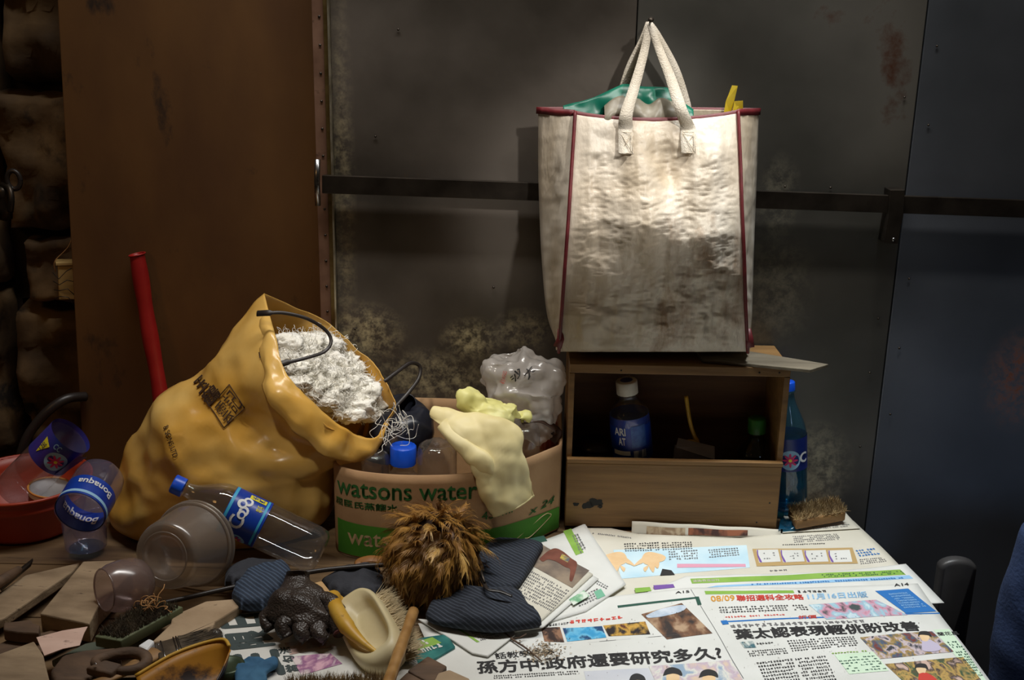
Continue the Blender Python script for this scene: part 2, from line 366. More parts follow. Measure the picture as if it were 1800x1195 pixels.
# ------------------------------------------------------------------ the bench
bench = thing('workbench', 'low wooden workbench covered with newspapers and clutter', 'workbench', (-.2, 1.7, -.75))
ys = [1.10, 1.28, 1.46, 1.64, 1.82, 1.99, 2.15]
for i in range(6):
    y0, y1 = ys[i]+.0015, ys[i+1]-.0015
    def xr(y): return .722+(.672-.722)*(y-1.51)/(2.076-1.51)
    obj('plank', G().prism([Vector((-1.3, y0, -.001)), Vector((xr(y0), y0, -.001)), Vector((xr(y1), y1, -.001)), Vector((-1.3, y1, -.001))], (0, 0, -.035)), m_bench, bench, smooth=False, bevel=.002)
for x in (-1.2, .58):
    for y in (1.2, 2.05): obj('leg', G().box((x-.03, y-.03, -.75), (x+.03, y+.03, -.038)), m_bench, bench, smooth=False, bevel=.003)
for y in (1.2, 2.05): obj('rail', G().box((-1.17, y-.012, -.11), (.55, y+.012, -.038)), m_bench, bench, smooth=False)
# ------------------------------------------------------------------ beyond the bench's right edge
m_vinyl = M('dark vinyl', (58, 56, 56), (74, 72, 71), scale=14, rough=.42)
m_bluecloth = M('blue cotton', (44, 60, 96), (58, 76, 116), scale=18, rough=.9, bump=.3, bscale=160)
ch = thing('stool', 'dark vinyl chair with narrow rounded back standing past the bench edge', 'chair', (.90, 1.98, -.75))
def slab_y(px0, px1, ptop, Y, zb, th, rad):
    a = W(px0, ptop, Y); b = W(px1, ptop, Y); r = (b.x-a.x)/2; cx = (a.x+b.x)/2; zt = a.z-r*.55; pts = []
    for k in range(13):
        t = math.pi*k/12; pts.append(Vector((cx-r*math.cos(t), Y, zt+r*.55*math.sin(t))))
    pts += [Vector((b.x, Y, zb)), Vector((a.x, Y, zb))]
    return G().prism(pts, (0, th, 0))
obj('backrest', slab_y(1655, 1722, 985, 1.96, -.42, .028, .03), m_vinyl, ch, bevel=.008)
cx = W(1690, 1100, 1.96).x
obj('seat', G().box((cx-.05, 1.99, -.40), (cx+.10, 2.14, -.355)), m_vinyl, ch, bevel=.012)
for sx in (-.04, .09):
    for sy in (2.0, 2.13): obj('leg', G().tube([(cx+sx, sy, -.401), (cx+sx*1.05, sy, -.75)], .010, 10), m_steel, ch)
P, _ = ringloft([(W(1808, 915, 1.78), W(2050, 905, 1.78), Vector((0, -.02, .0))), (W(1790, 950, 1.78), W(2070, 960, 1.78), Vector((0, -.06, 0))), (W(1770, 1030, 1.78), W(2090, 1050, 1.78), Vector((0, -.09, 0))),
    (W(1752, 1120, 1.78), W(2100, 1150, 1.78), Vector((0, -.10, 0))), (W(1740, 1230, 1.78), W(2110, 1260, 1.78), Vector((0, -.10, 0))), (W(1738, 1400, 1.78), W(2100, 1430, 1.78), Vector((0, -.10, 0)))], n=60, m=6)
P[0] = [q*1.0 for q in P[0]]
g = G().grid(P, True); g.f.append(tuple(range(60)))
jk = tag(obj('blue_jacket', g, m_bluecloth, org=W(1900, 1400, 1.78)), 'blue cotton jacket hanging over a seat past the bench edge', 'jacket')
crumple(jk, .006, 9, 3)
jc = thing('jacket_stand', 'dark seat frame holding up the blue jacket', 'seat', (jk.location.x, 1.78, -.75))
jx = jk.location.x
obj('post', G().tube([(jx, 1.78, -.75), (jx, 1.78, jk.location.z+.2)], .02, 12), m_steel, jc)
obj('foot', G().box((jx-.16, 1.62, -.75), (jx+.16, 1.94, -.72)), m_vinyl, jc, bevel=.006)
# ================================================================== woven bag on the crate
m_weave = M('white woven plastic', (196, 178, 152), (230, 219, 202), scale=9, rough=.40, stretch=(1, 1, .3), bump=.35, bscale=150, spots=(150, 112, 72), spot_scale=5, spot_lo=.57, trans=.12)
m_red = M('dark red binding', (90, 22, 28), (112, 34, 38), scale=40, rough=.5)
m_strap = M('white webbing', (222, 212, 196), (200, 188, 168), scale=20, rough=.55, bump=.5, bscale=400)
m_thread = M('pale thread', (196, 182, 160), rough=.8)
m_tarp = M('green tarpaulin', (10, 92, 74), (20, 122, 96), scale=14, rough=.35, trans=.15)
m_ytape = M('yellow film', (236, 206, 40), (250, 226, 90), scale=20, rough=.2, trans=.25)
def pl(pts, t):
    n = len(pts)-1; x = max(0, min(n-1e-6, t*n)); i = int(x)
    a = Vector(pts[max(i-1, 0)]); b = Vector(pts[i]); c = Vector(pts[i+1]); d = Vector(pts[min(i+2, n)])
    return cr(a, b, c, d, x-i)
YF = [2.02, 1.995, 1.985, 1.992, 2.01, 2.035, 2.06]
def yf(v):
    x = max(0, min(5.9999, v*6)); i = int(x); return YF[i]+(YF[i+1]-YF[i])*(x-i)
LP = [(982, 618, 0), (988, 540, 0), (994, 455, 0), (1000, 370, 0), (1005, 290, 0), (1011, 197, 0)]
RP = [(1314, 618, 0), (1311, 540, 0), (1308, 455, 0), (1304, 370, 0), (1301, 290, 0), (1297, 195, 0)]
LO = [(984, 612, 0), (962, 555, 0), (952, 455, 0), (948, 370, 0), (946, 290, 0), (946, 192, 0)]
RO = [(1317, 612, 0), (1322, 555, 0), (1325, 455, 0), (1328, 370, 0), (1331, 290, 0), (1334, 194, 0)]
def edge(pts, v, Y): q = pl(pts, v); return W(q.x, q.y, Y)
def gs(u, v, cu, cv, su, sv): return math.exp(-((u-cu)/su)**2-((v-cv)/sv)**2)
def bag_front(u, v):
    y = yf(v); a = edge(LP, v, y); b = edge(RP, v, y); q = a.lerp(b, u)
    bul = math.sin(math.pi*u)**.7
    q.y -= .022*bul*(math.sin(math.pi*min(1, max(0, v*.9+.05))))
    q.y += .022*gs(u, v, .58, .78, .07, .10) - .020*gs(u, v, .40, .72, .10, .2) - .016*gs(u, v, .80, .80, .12, .12) - .016*gs(u, v, .52, .58, .18, .14)
    q.y += .020*gs(u, v, .50, .22, .4, .16) + .010*gs(u, v, .20, .45, .12, .2) - .012*gs(u, v, .8, .42, .1, .18)
    w = min(1, 8*u)*min(1, 8*(1-u))*min(1, 6*(1-v)+.1)*min(1, 7*v+.1)
    def vo(sx, sz, sd): return noise.voronoi(Vector((q.x*sx, sd, q.z*sz)))[0][0]
    q.y -= w*(.013*(vo(10, 15, 3.3)-.45) + .0060*(vo(20, 32, 7.1)-.45) + .0022*ridge((q.x*.8, 3, q.z*2.4), 60, 9) + .007*fbm((q.x*2.2, 2, q.z*.5), 12, 6))
    q.z -= .014*bul*max(0, (v-.8)/.2)**2
    return q
def bag_ring(v):
    row = []; yb = 2.125
    for i in range(110): row.append(bag_front(i/110, v))
    a = edge(RP, v, yf(v)); b = edge(RO, v, 2.100)
    a = bag_front(1, v)
    for i in range(7):
        q = a.lerp(b, i/7); q += Vector((.006*fbm((q.y*9, q.z*2, 3), 9, 2), 0, 0))*math.sin(math.pi*i/7); row.append(q)
    l = edge(LO, v, 2.100)
    for i in range(16): q = b.lerp(l, i/16); q.y += .014*math.sin(math.pi*i/16); row.append(q)
    f = bag_front(0, v)
    for i in range(7):
        q = l.lerp(f, i/7); q += Vector((.008*fbm((q.y*9, q.z*2, 7), 9, 4), 0, 0))*math.sin(math.pi*i/7); row.append(q)
    return row
P = [bag_ring(j/150) for j in range(151)]
zb = min(q.z for q in P[0])
bag = thing('shopping_bag', 'large white woven plastic bag with dark red binding hanging above the crate', 'bag', (.26, 2.06, .335))
for j in range(14):                                   # flatten the bottom on the crate
    t = 1-j/14
    for i in range(len(P[j])):
        P[j][i] = Vector((P[j][i].x, P[j][i].y, P[j][i].z*(1-t)+t*max(.342, P[j][i].z)))
g = G().grid(P, True); nb = len(P[0]); g.f.append(tuple(range(nb)))
body = obj('bag_body', g, m_weave, bag, solid=.0012)
top = [P[-1][i]+Vector((0, 0, .001)) for i in range(nb)]
def ribbon(path, widths, side, up=None):
    m = len(path); ws = widths if isinstance(widths, (list, tuple)) else [widths]*m
    s0 = side if isinstance(side, list) else [Vector(side).normalized()]*m
    return G().grid([[path[i]-s0[i]*ws[i]*.5, path[i], path[i]+s0[i]*ws[i]*.5] for i in range(m)])
ring = top+[top[0]]
g = G(); g.grid([[q+Vector((0, 0, .003)), q+Vector((0, 0, -.009))] for q in [p_+(p_-Vector((.24, 2.09, p_.z))).normalized()*.0022 for p_ in ring]])
obj('top_binding', g, m_red, bag, solid=-.0028)
for s, u in ((-1, 0.0), (1, 1.0)):
    pts = [bag_front(u, v/40)+Vector((0, -.003, 0)) for v in range(0, 41)]
    pts = [q if q.z > .345 else Vector((q.x, q.y, .345)) for q in pts]
    obj('side_binding', G().tube(pts, .0055, 8, flat=.6, up=(1, 0, 0)), m_red, bag)
    q = pts[2]; pz = [q+Vector((0, -.002, .03)), q+Vector((.002, -.005, .012)), q+Vector((.004*s, -.008, -.004))]
    obj('binding_tail', G().tube(pz, [.004, .007, .008], 8, flat=.4, up=(0, 1, 0)), m_red, bag)
def surf(px, py, off=.004):
    # nearest point of the bag's front under a pixel
    lo, hi = 0.0, 1.0
    for _ in range(26):
        v = (lo+hi)/2; q = pl(LP, v).lerp(pl(RP, v), .5)
        if q.y > py: lo = v
        else: hi = v
    a = pl(LP, v); b = pl(RP, v); u = (px-a.x)/(b.x-a.x); q = bag_front(u, v); q.y -= off; return q
nail = W(1142, 44, 2.10)
for px, pts, wd in ((1099, [(1101, 200), (1116, 150), (1132, 92)], None), (1208, [(1196, 190), (1178, 135), (1158, 85)], None)):
    base = [surf(px, y) for y in (267, 250, 232, 215)]
    path = base + [W(pts[0][0], pts[0][1], 2.035), W(pts[1][0], pts[1][1], 2.065), W(pts[2][0], pts[2][1], 2.09), nail+Vector((0, .004, .004))]
    path = spline(path, 5); n_ = len(path); ws = [.027]*14 + [.027-.016*((i-14)/(n_-14)) for i in range(14, n_)]
    st = obj('handle', ribbon(path, ws, (1, .0, .0)), m_strap, bag, solid=-.0022)
    x0, x1, yy0, yy1 = px-10, px+10, 265, 226
    cs = [surf(x0, yy0, .0068), surf(x1, yy0, .0068), surf(x1, yy1, .0068), surf(x0, yy1, .0068)]
    gg = G()
    for a_, b_ in ((0, 1), (1, 2), (2, 3), (3, 0), (0, 2), (1, 3)): gg.tube([cs[a_], cs[b_]], .0007, 5)
    obj('stitching', gg, m_thread, st)
for pts in ([(1094, 170), (1108, 118), (1130, 70)], [(1204, 180), (1186, 120), (1156, 62)]):
    path = spline([W(pts[0][0], pts[0][1]+18, 2.118), W(pts[0][0], pts[0][1], 2.118), W(pts[1][0], pts[1][1], 2.112), W(pts[2][0], pts[2][1], 2.108), nail+Vector((0, .014, .005))], 6); n_ = len(path)
    obj('handle', ribbon(path, [.024-.013*i/n_ for i in range(n_)], (1, .3, 0)), m_strap, bag, solid=-.0022)
nl = thing('nail', 'bent steel nail in the metal wall holding the bag handles', 'nail', (nail.x, 2.158, nail.z))
obj('shank', G().tube([(nail.x, 2.158, nail.z), (nail.x, 2.10, nail.z+.002), (nail.x, 2.085, nail.z+.008)], .0022, 8), m_chrome, nl)
obj('nail_head', G().lathe([(.0001, .003), (.005, .0025), (.005, 0), (.0001, 0)], frame((nail.x, 2.084, nail.z+.009), (nail.x, 2.07, nail.z+.016)), 12), m_steel, nl)
# what sticks out of the bag
def crumpled_sheet(name, px, Yf, dz, mat, seed, amp, label, cat, nu=40, nv=14):
    """px: top outline left to right; the sheet drops dz into the bag"""
    P = []; tp = spline([W(a, b, y) for (a, b), y in zip(px, Yf)], 10)
    for q in tp:
        row = []
        for j in range(nv):
            t = j/(nv-1); w = q+Vector((0, -.02*math.sin(t*3), -dz*t)); w += Vector((0, amp*fbm(w, 22, seed), amp*.5*fbm(w, 15, seed+1)*t)); row.append(w)
        P.append(row)
    return tag(obj(name, G().grid(P), mat, solid=-.0012, org=tp[len(tp)//2]+Vector((0, 0, -dz))), label, cat)
crumpled_sheet('tarpaulin', [(990, 186), (1040, 172), (1085, 152), (1100, 148), (1130, 152), (1175, 155), (1195, 175), (1218, 192)], [2.09, 2.095, 2.10, 2.10, 2.10, 2.10, 2.10, 2.095], .06, m_tarp, 3, .008, 'green tarpaulin scrap sticking out of the woven bag', 'tarpaulin')
m_grime = M('grubby white film', (176, 168, 150), (120, 110, 92), scale=22, rough=.4, trans=.2)
crumpled_sheet('plastic_wrap', [(1062, 186), (1080, 172), (1100, 168), (1120, 172), (1140, 184), (1160, 172), (1180, 178), (1200, 190)], [2.075, 2.08, 2.085, 2.08, 2.075, 2.08, 2.085, 2.08], .05, m_grime, 9, .008, 'grubby white plastic wrap crumpled in the bag mouth', 'plastic')
for qa, nm in ((((1272, 200), (1276, 178), (1287, 150), (1297, 151), (1290, 180), (1284, 202)), 'taller yellow film strip poking out of the bag, bright and upright'), (((1286, 204), (1291, 178), (1306, 177), (1306, 192), (1302, 204)), 'shorter yellow film strip at the bag rim corner')):
    pts = [W(a, b, 2.095+.008*i/len(qa)) for i, (a, b) in enumerate(qa)]
    tag(obj('yellow_strip', G().prism([q-pts[0]*0 for q in pts], (0, .0015, 0)), m_ytape, smooth=False, org=pts[0]), nm, 'plastic strip', 'yellow strips in the bag')
# ================================================================== wooden crate
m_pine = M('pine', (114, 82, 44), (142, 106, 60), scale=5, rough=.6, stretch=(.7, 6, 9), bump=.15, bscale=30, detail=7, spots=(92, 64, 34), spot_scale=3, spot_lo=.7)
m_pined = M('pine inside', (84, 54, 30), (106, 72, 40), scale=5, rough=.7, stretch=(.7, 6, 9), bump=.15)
m_ink = M('black stain', (24, 22, 20), rough=.7)
m_grey_wood = M('weathered grey wood', (88, 79, 64), (120, 110, 92), scale=6, rough=.8, stretch=(1, 6, 6), bump=.5, bscale=30)
X0, X1, YA, YB, ZT = .108, .518, 2.008, 2.152, .332
crate = thing('wooden_crate', 'pine crate with an open upper front standing against the metal wall', 'crate', ((X0+X1)/2, YA, 0.006))
obj('top_board', G().box((X0, YA, ZT-.018), (X1, YB, ZT)), m_pine, crate, smooth=False, bevel=.0015)
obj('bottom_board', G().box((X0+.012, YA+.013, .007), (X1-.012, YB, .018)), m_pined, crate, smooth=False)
obj('side_board', G().box((X0, YA, .007), (X0+.010, YB, ZT-.0185)), m_pine, crate, smooth=False, bevel=.001)
obj('side_board', G().box((X1-.011, YA, .007), (X1, YB, ZT-.0185)), m_pine, crate, smooth=False, bevel=.001)
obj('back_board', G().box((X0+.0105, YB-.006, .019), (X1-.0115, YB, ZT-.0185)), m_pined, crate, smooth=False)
fb = obj('front_board', G().box((X0+.0005, YA-.010, .007), (X1-.003, YA-.0005, .138)), m_pine, crate, smooth=False, bevel=.0015)
obj('ledge', G().box((X0+.0005, YA-.012, .1385), (X1-.001, YA+.002, .1465)), m_pine, crate, smooth=False, bevel=.001)
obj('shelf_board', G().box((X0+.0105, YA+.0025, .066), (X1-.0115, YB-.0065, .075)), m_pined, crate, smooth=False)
for cx, cz, s, sd in ((1032, 888, .008, 1), (1048, 882, .009, 2), (1012, 886, .004, 3), (1055, 890, .003, 4)):
    c = W(cx, cz, YA-.0105); pts = []
    for k in range(20):
        t = 2*math.pi*k/20; r = s*(1+.6*noise.noise(Vector((math.cos(t)*1.5, math.sin(t)*1.5, sd*3.7)))); pts.append(c+Vector((r*1.4*math.cos(t), 0, r*math.sin(t))))
    obj('ink_blot', G().add(pts, [tuple(range(20))]), m_ink, fb, smooth=False)
for (a, b) in ((1335, 655), (1370, 655), (1353, 884), (1330, 918), (1092, 651)):
    c = W(a, b, YA-.0005 if b < 700 else YA-.0105); obj('nail_dot', G().lathe([(.0001, .0006), (.0016, .0005), (.0018, 0)], frame(c, c+Vector((0, -1, 0)), (1, 0, 0)), 8), m_ink, crate)
pz = ZT+.0005
gp = [T(1225, 618, .341), T(1316, 615, .341), T(1457, 638, .338), T(1425, 648, .338), T(1285, 634, .341), T(1235, 630, .341)]
gp = [Vector((q.x, min(q.y, 2.148), q.z-.002)) for q in gp]
tag(obj('wood_strip', G().prism(gp, (0, 0, -.006)), m_grey_wood, smooth=False, bevel=.001, org=gp[0]), 'weathered grey wooden strip lying on the crate top under the bag', 'wood strip')
# ================================================================== water carton
m_card = M('corrugated cardboard', (150, 116, 82), (172, 138, 100), scale=7, rough=.85, bump=.12, bscale=80)
m_cardin = M('cardboard inside', (172, 138, 92), (190, 156, 110), scale=7, rough=.9)
m_green = M('green print', (52, 112, 22), (66, 128, 30), scale=12, rough=.8)
m_greenink = M('dark green ink', (34, 92, 36), rough=.8)
m_pale = M('pale ink', (186, 160, 122), rough=.8)
plan = spline([Vector((-.262, 2.135, 0)), Vector((-.300, 2.00, 0)), Vector((-.318, 1.905, 0)), Vector((-.275, 1.862, 0)), Vector((-.17, 1.850, 0)), Vector((-.05, 1.868, 0)), Vector((.03, 1.925, 0)), Vector((.096, 1.994, 0))], 12)
plan += [Vector((.100, 2.02, 0)), Vector((.100, 2.06, 0)), Vector((.100, 2.10, 0)), Vector((.098, 2.14, 0)), Vector((0, 2.145, 0)), Vector((-.13, 2.145, 0)), Vector((-.262, 2.135, 0))]
cum = [0.0]
for a, b in zip(plan, plan[1:]): cum.append(cum[-1]+(b-a).length)
def on_plan(s):
    for i in range(len(cum)-1):
        if s <= cum[i+1] or i == len(cum)-2:
            t = (s-cum[i])/(cum[i+1]-cum[i]+1e-9); a, b = plan[i], plan[i+1]; q = a.lerp(b, t); d = (b-a).normalized(); return q, Vector((d.y, -d.x, 0))
def s_of_px(px, z):
    best = None
    for k in range(2000):
        s = cum[-1]*.75*k/2000; q, nrm = on_plan(s)
        v = Vector((q.x, q.y, z))-CAM
        if nrm.dot(v) > 0 and s > .3: continue
        x = 900+FPX*v.dot(_R)/v.dot(_F)
        if s < .2: continue
        if best is None or abs(x-px) < best[0]: best = (abs(x-px), s)
    return best[1]
def ctop(s):
    q, _ = on_plan(s); return .172 + .040*max(0, min(1, (q.y-2.02)/.10)) + .003*math.sin(s*11)
def carton_pt(s, z, off=.0):
    q, nr = on_plan(s); lean = .012*(z/.17)
    if nr.y > 0.9: nr = nr
    return Vector((q.x, q.y, z)) + nr*off
carton = thing('water_carton', 'bulging open cardboard carton with green lettering, full of empties', 'carton', (-.1, 1.98, 0))
NS = 150; P = []
for i in range(NS+1):
    s = cum[-1]*i/NS; zt = ctop(s); P.append([carton_pt(s, .003+(zt-.003)*j/10) for j in range(11)])
cw = obj('carton_wall', G().grid(P), m_card, carton, solid=.0045)
obj('carton_floor', G().add([Vector((q.x*.97-.003, q.y*.97+.06, .004)) for q in plan[:-1]], [tuple(range(len(plan)-1))]), m_cardin, carton, smooth=False)
sL, sR = s_of_px(586, .05), cum[len(cum)-8]
def patch(name, s0, s1, zf0, zf1, mat, par, off=.0012, n=40, m=4):
    P = [[carton_pt(s0+(s1-s0)*i/n, zf0(i/n)+(zf1(i/n)-zf0(i/n))*j/m, off) for j in range(m+1)] for i in range(n+1)]
    return obj(name, G().grid(P), mat, par)
patch('green_band', .262, sR, lambda t: .006, lambda t: .072-.022*t, m_green, cw)
def ctext(name, s, px0, px1, z0, z1, mat, off=.0016, bold=0.0, shear=0, dz=0):
    a, b = s_of_px(px0, (z0+z1)/2), s_of_px(px1, (z0+z1)/2)
    obj(name, text_on(s, lambda u, v: carton_pt(a+(b-a)*u, z0+(z1-z0)*v+dz*u, off), bold, shear), mat, cw, smooth=False, recalc=False)
ctext('lettering', 'watsons water', 594, 838, .122, .150, m_greenink, bold=.012)
ctext('lettering', '屈臣氏蒸餾水', 592, 700, .100, .114, m_greenink, bold=.02)
ctext('lettering', 'watsons', 612, 745, .028, .054, m_pale, bold=.01)
ctext('lettering', '430ml', 846, 900, .078, .094, m_greenink)
ctext('lettering', 'x 24', 928, 974, .060, .074, m_greenink, bold=.02, shear=.3, dz=.004)
# paper clip outline printed on the band
a0 = s_of_px(895, .03); b0 = s_of_px(968, .03)
clip = [(0, .05), (.75, .95), (.95, .9), (.95, .7), (.5, .1), (.35, .1)]
cp = spline([carton_pt(a0+(b0-a0)*u, .012+.036*v, .0014) for u, v in clip], 6)
obj('clip_drawing', G().tube(cp, .0009, 5), m_pale, cw)
# ================================================================== yellow sack
m_sack = M('yellow vinyl', (220, 168, 74), (238, 202, 122), scale=5, rough=.26, spots=(204, 132, 36), spot_scale=4, spot_lo=.6, bump=.15, bscale=30, trans=.18)
m_cotton = M('white cotton waste', (228, 224, 212), (246, 243, 236), scale=30, rough=1, bump=.6, bscale=200, spots=(226, 160, 160), spot_scale=9, spot_lo=.70)
m_band = M('black strapping', (40, 34, 32), rough=.4)
m_inkb = M('dark brown ink', (62, 38, 20), rough=.8)
Yc = 1.985
rings = [(W(226, 928, Yc), W(560, 922, Yc), Vector((0, -.105, 0))),
 (W(199, 895, Yc), W(578, 890, Yc), Vector((0, -.125, .0))),
 (W(213, 835, Yc), W(586, 840, Yc), Vector((0, -.130, .0))),
 (W(250, 765, Yc), W(594, 808, Yc), Vector((-.01, -.13, -.004))),
 (W(305, 702, Yc), W(612, 792, Yc), Vector((-.02, -.13, -.008))),
 (W(356, 655, Yc+.01), W(640, 782, Yc), Vector((-.035, -.115, -.012))),
 (W(386, 610, Yc+.02), W(664, 766, Yc), Vector((-.045, -.10, -.014))),
 (W(420, 560, Yc+.03), W(682, 742, Yc), Vector((-.05, -.105, -.016))),
 (W(465, 516, Yc+.04), W(686, 714, Yc), Vector((-.05, -.115, -.018)))]
sack = thing('yellow_sack', 'big yellow vinyl sack leaning over, stuffed with white cotton waste', 'sack', (-.5, 1.98, 0))
Ps, _ = ringloft(rings, n=110, m=9)
for row in Ps:
    for q in row: q.z = max(q.z, .004)
loop = [(686, 714, 1.985), (676, 745, 1.945), (650, 768, 1.91), (600, 748, 1.875), (545, 702, 1.862), (503, 655, 1.87), (488, 600, 1.92), (474, 548, 1.98), (465, 516, 2.03), (520, 543, 2.075), (583, 576, 2.09), (640, 632, 2.065), (676, 680, 2.015), (686, 714, 1.985)]
l1 = spline([W(*q) for q in loop[:9]], 12); l2 = spline([W(*q) for q in loop[8:]], 12)
def rsm(p, n): return [p[int(i*(len(p)-1)/n)].lerp(p[min(len(p)-1, int(i*(len(p)-1)/n)+1)], (i*(len(p)-1)/n) % 1) for i in range(n)]
rimc = rsm(l1, 55)+rsm(l2, 55)
dl = [rimc[k]-Ps[-1][k] for k in range(110)]
for j in range(30):
    w = (1-j/30)**1.6
    for k in range(110): Ps[-1-j][k] += dl[k]*w
g = G().grid(Ps, True); g.f.append(tuple(range(110)))
body = obj('sack_body', g, m_sack, sack, solid=.0012)
Zr = Vector(rings[-1][0]); Zn = (Vector(rings[-1][1])-Zr)
def smask(w):
    t = (w-Zr).dot(Vector((-.25, .2, -1))); return min(1, max(.05, (t+.03)*7))*min(1, w.z*14)
crumple(body, .018, 6, 4, mask=smask); facet(body, -.016, 9, 3, smask); facet(body, -.006, 22, 5, smask)
# folded-out lip round the near side of the mouth
rim = Ps[-1]; nr_ = len(rim); lip = []
for k in range(6, 50):
    q = rim[k]; c = sum(rim, Vector())/nr_; out = (q-c).normalized(); w = math.sin(math.pi*(k-6)/44)**.6
    row = []
    for j in range(15):
        t = j/14; row.append(q + out*(.003+.014*math.sin(t*2.2)*w) + Vector((-.022*t*w, -.012*t*w, -.046*t*w)) + Vector((0, -.004, 0))*math.sin(t*3.1) + Vector((0, .002*fbm(q, 30, 3), .004*fbm(q, 25, 5)))*t)
    lip.append(row)
lo_ = obj('folded_lip', G().grid(lip), m_sack, sack, solid=-.0012); facet(lo_, -.009, 20, 4); crumple(lo_, .004, 30, 6)
# cotton waste: lumps and loose threads, one uncountable mass
c0 = sum(rimc, Vector())/110; ax = Zn.normalized(); dv = Vector(rings[-1][2]).normalized(); nrm = ax.cross(dv).normalized()
if nrm.z < 0: nrm = -nrm
hl, hd = Zn.length/2, Vector(rings[-1][2]).length
random.seed(11); g = G(); th = G(); heads = []
nrm = Vector()
for k in range(110): nrm += (rimc[k]-c0).cross(rimc[(k+1) % 110]-c0)
c0 = sum(rimc, Vector())/110; nrm.normalize()
if nrm.z < 0: nrm = -nrm
cpoly = [(497, 602), (545, 588), (592, 612), (628, 652), (656, 690), (664, 722), (640, 742), (590, 722), (540, 690), (504, 645)]
def inside(x, y):
    c = False; n = len(cpoly)
    for i in range(n):
        (x1, y1), (x2, y2) = cpoly[i], cpoly[i-1]
        if (y1 > y) != (y2 > y) and x < (x2-x1)*(y-y1)/(y2-y1)+x1: c = not c
    return c
for i in range(150):
    while True:
        px, py = random.uniform(490, 672), random.uniform(585, 748)
        if inside(px, py): break
    r = random.uniform(.011, .022); d = ray(px, py); dep = -.010-.025*random.random()
    ctr = CAM+d*((c0+nrm*dep-CAM).dot(nrm)/d.dot(nrm))
    bm = bmesh.new(); bmesh.ops.create_icosphere(bm, subdivisions=4, radius=r)
    sx, sy, sz = random.uniform(.7, 1.6), random.uniform(.7, 1.4), random.uniform(.6, 1.0)
    vs = []
    for q in bm.verts:
        w = q.co*(1+.55*noise.noise(q.co*45+Vector((i, 0, 0)))+.35*noise.noise(q.co*120+Vector((0, i, 0)))+.22*noise.noise(q.co*320+Vector((0, 0, i)))); vs.append(ctr+Vector((w.x*sx, w.y*sy, w.z*sz)))
    g.add(vs, [tuple(t.index for t in f.verts) for f in bm.faces]); bm.free(); heads.append((ctr, r))
cot = tag(obj('cotton_waste', g, m_cotton, org=c0, recalc=False), 'tangled white cotton waste filling the mouth of the yellow sack', 'cotton waste', kind='stuff')
for i in range(3600):
    ctr, r = random.choice(heads); d = Vector((random.gauss(0, 1), random.gauss(0, 1), random.gauss(0, 1))).normalized()
    if d.dot(nrm) < 0: d = d-nrm*2*d.dot(nrm)
    p0 = ctr+d*r*.9; t = d.orthogonal().normalized(); t = Matrix.Rotation(random.uniform(0, 6.3), 3, d) @ t; pth = [p0]
    for k in range(6):
        t = (t+Vector((random.gauss(0, .55), random.gauss(0, .55), random.gauss(0, .55)))).normalized(); pth.append(pth[-1]+t*.004+d*.0007)
    th.tube(pth, .0005, 3, cap=False)
obj('loose_threads', th, m_cotton, cot, recalc=False)
# strap handles of the sack
hp = [W(452, 551, 1.935), W(470, 550, 1.925), W(500, 550, 1.93), W(540, 560, 1.94), W(572, 580, 1.95), W(582, 600, 1.945), W(570, 618, 1.93), W(535, 630, 1.90), W(500, 638, 1.885), W(472, 645, 1.88)]
pth = spline(hp, 6); n_ = len(pth)
obj('strap', G().tube(pth, [.0055 if (i < 8 or i > n_-9) else .0032 for i in range(n_)], 8, flat=.35, up=(0, -1, .5)), m_band, sack)
hp = [W(676, 670, 1.99), W(700, 652, 2.02), W(722, 638, 2.05), W(738, 644, 2.06), W(736, 665, 2.05), W(718, 690, 2.03), W(690, 720, 1.99)]
pth = spline(hp, 6); obj('strap', G().tube(pth, .0036, 8, flat=.35, up=(0, -1, .3)), m_band, sack)
# printing on the sack: project each print on to the sack's surface along the view ray
from mathutils.bvhtree import BVHTree
def bvh(o):
    return BVHTree.FromPolygons([v.co+ORG[o.name] for v in o.data.vertices], [tuple(p.vertices) for p in o.data.polygons])
def hit(t, px, py, off=.0012):
    d = ray(px, py).normalized(); r = t.ray_cast(CAM, d)
    if r[0] is None: return None
    n = r[1] if r[1].dot(d) < 0 else -r[1]
    return r[0]+n*off
def wrap_text(name, s, quad, t, mat, par, bold=0.0, off=.0012):
    v, f, _ = text2d(s, bold); pts = []
    for a, b in v:
        q = bil([Vector((x, y, 0)) for x, y in quad], a, b); h = hit(t, q.x, q.y, off)
        pts.append(h)
    ok = [h is not None for h in pts]; last = next((h for h in pts if h is not None), None)
    if last is None: return None
    pts = [h if h is not None else last for h in pts]
    f = [q for q in f if all(ok[i] for i in q)]
    return obj(name, G().add(pts, f), mat, par, smooth=False, recalc=False)
bt = bvh(body)
wrap_text('seal_print', '雲記', [(400, 748), (428, 712), (404, 682), (376, 716)], bt, m_inkb, body, off=.0025)
for q in ([(394, 752), (430, 716), (404, 676), (370, 714)],):
    gg = G()
    for i in range(4):
        a, b = q[i], q[(i+1) % 4]; path = [hit(bt, a[0]+(b[0]-a[0])*k/8, a[1]+(b[1]-a[1])*k/8, .002) for k in range(9)]
        path = [x for x in path if x is not None]
        if len(path) > 2: gg.tube(path, .0009, 5)
    obj('seal_border', gg, m_inkb, body)
wrap_text('brush_print', '玉', [(352, 694), (370, 676), (358, 658), (340, 674)], bt, m_inkb, body, .02, .0025)
wrap_text('brush_print', '鶴', [(366, 718), (392, 694), (378, 672), (352, 694)], bt, m_inkb, body, .02, .0025)
wrap_text('print_line', '& SONS LTD', [(288, 752), (306, 806), (314, 802), (296, 746)], bt, m_inkb, body, .01, .0025)
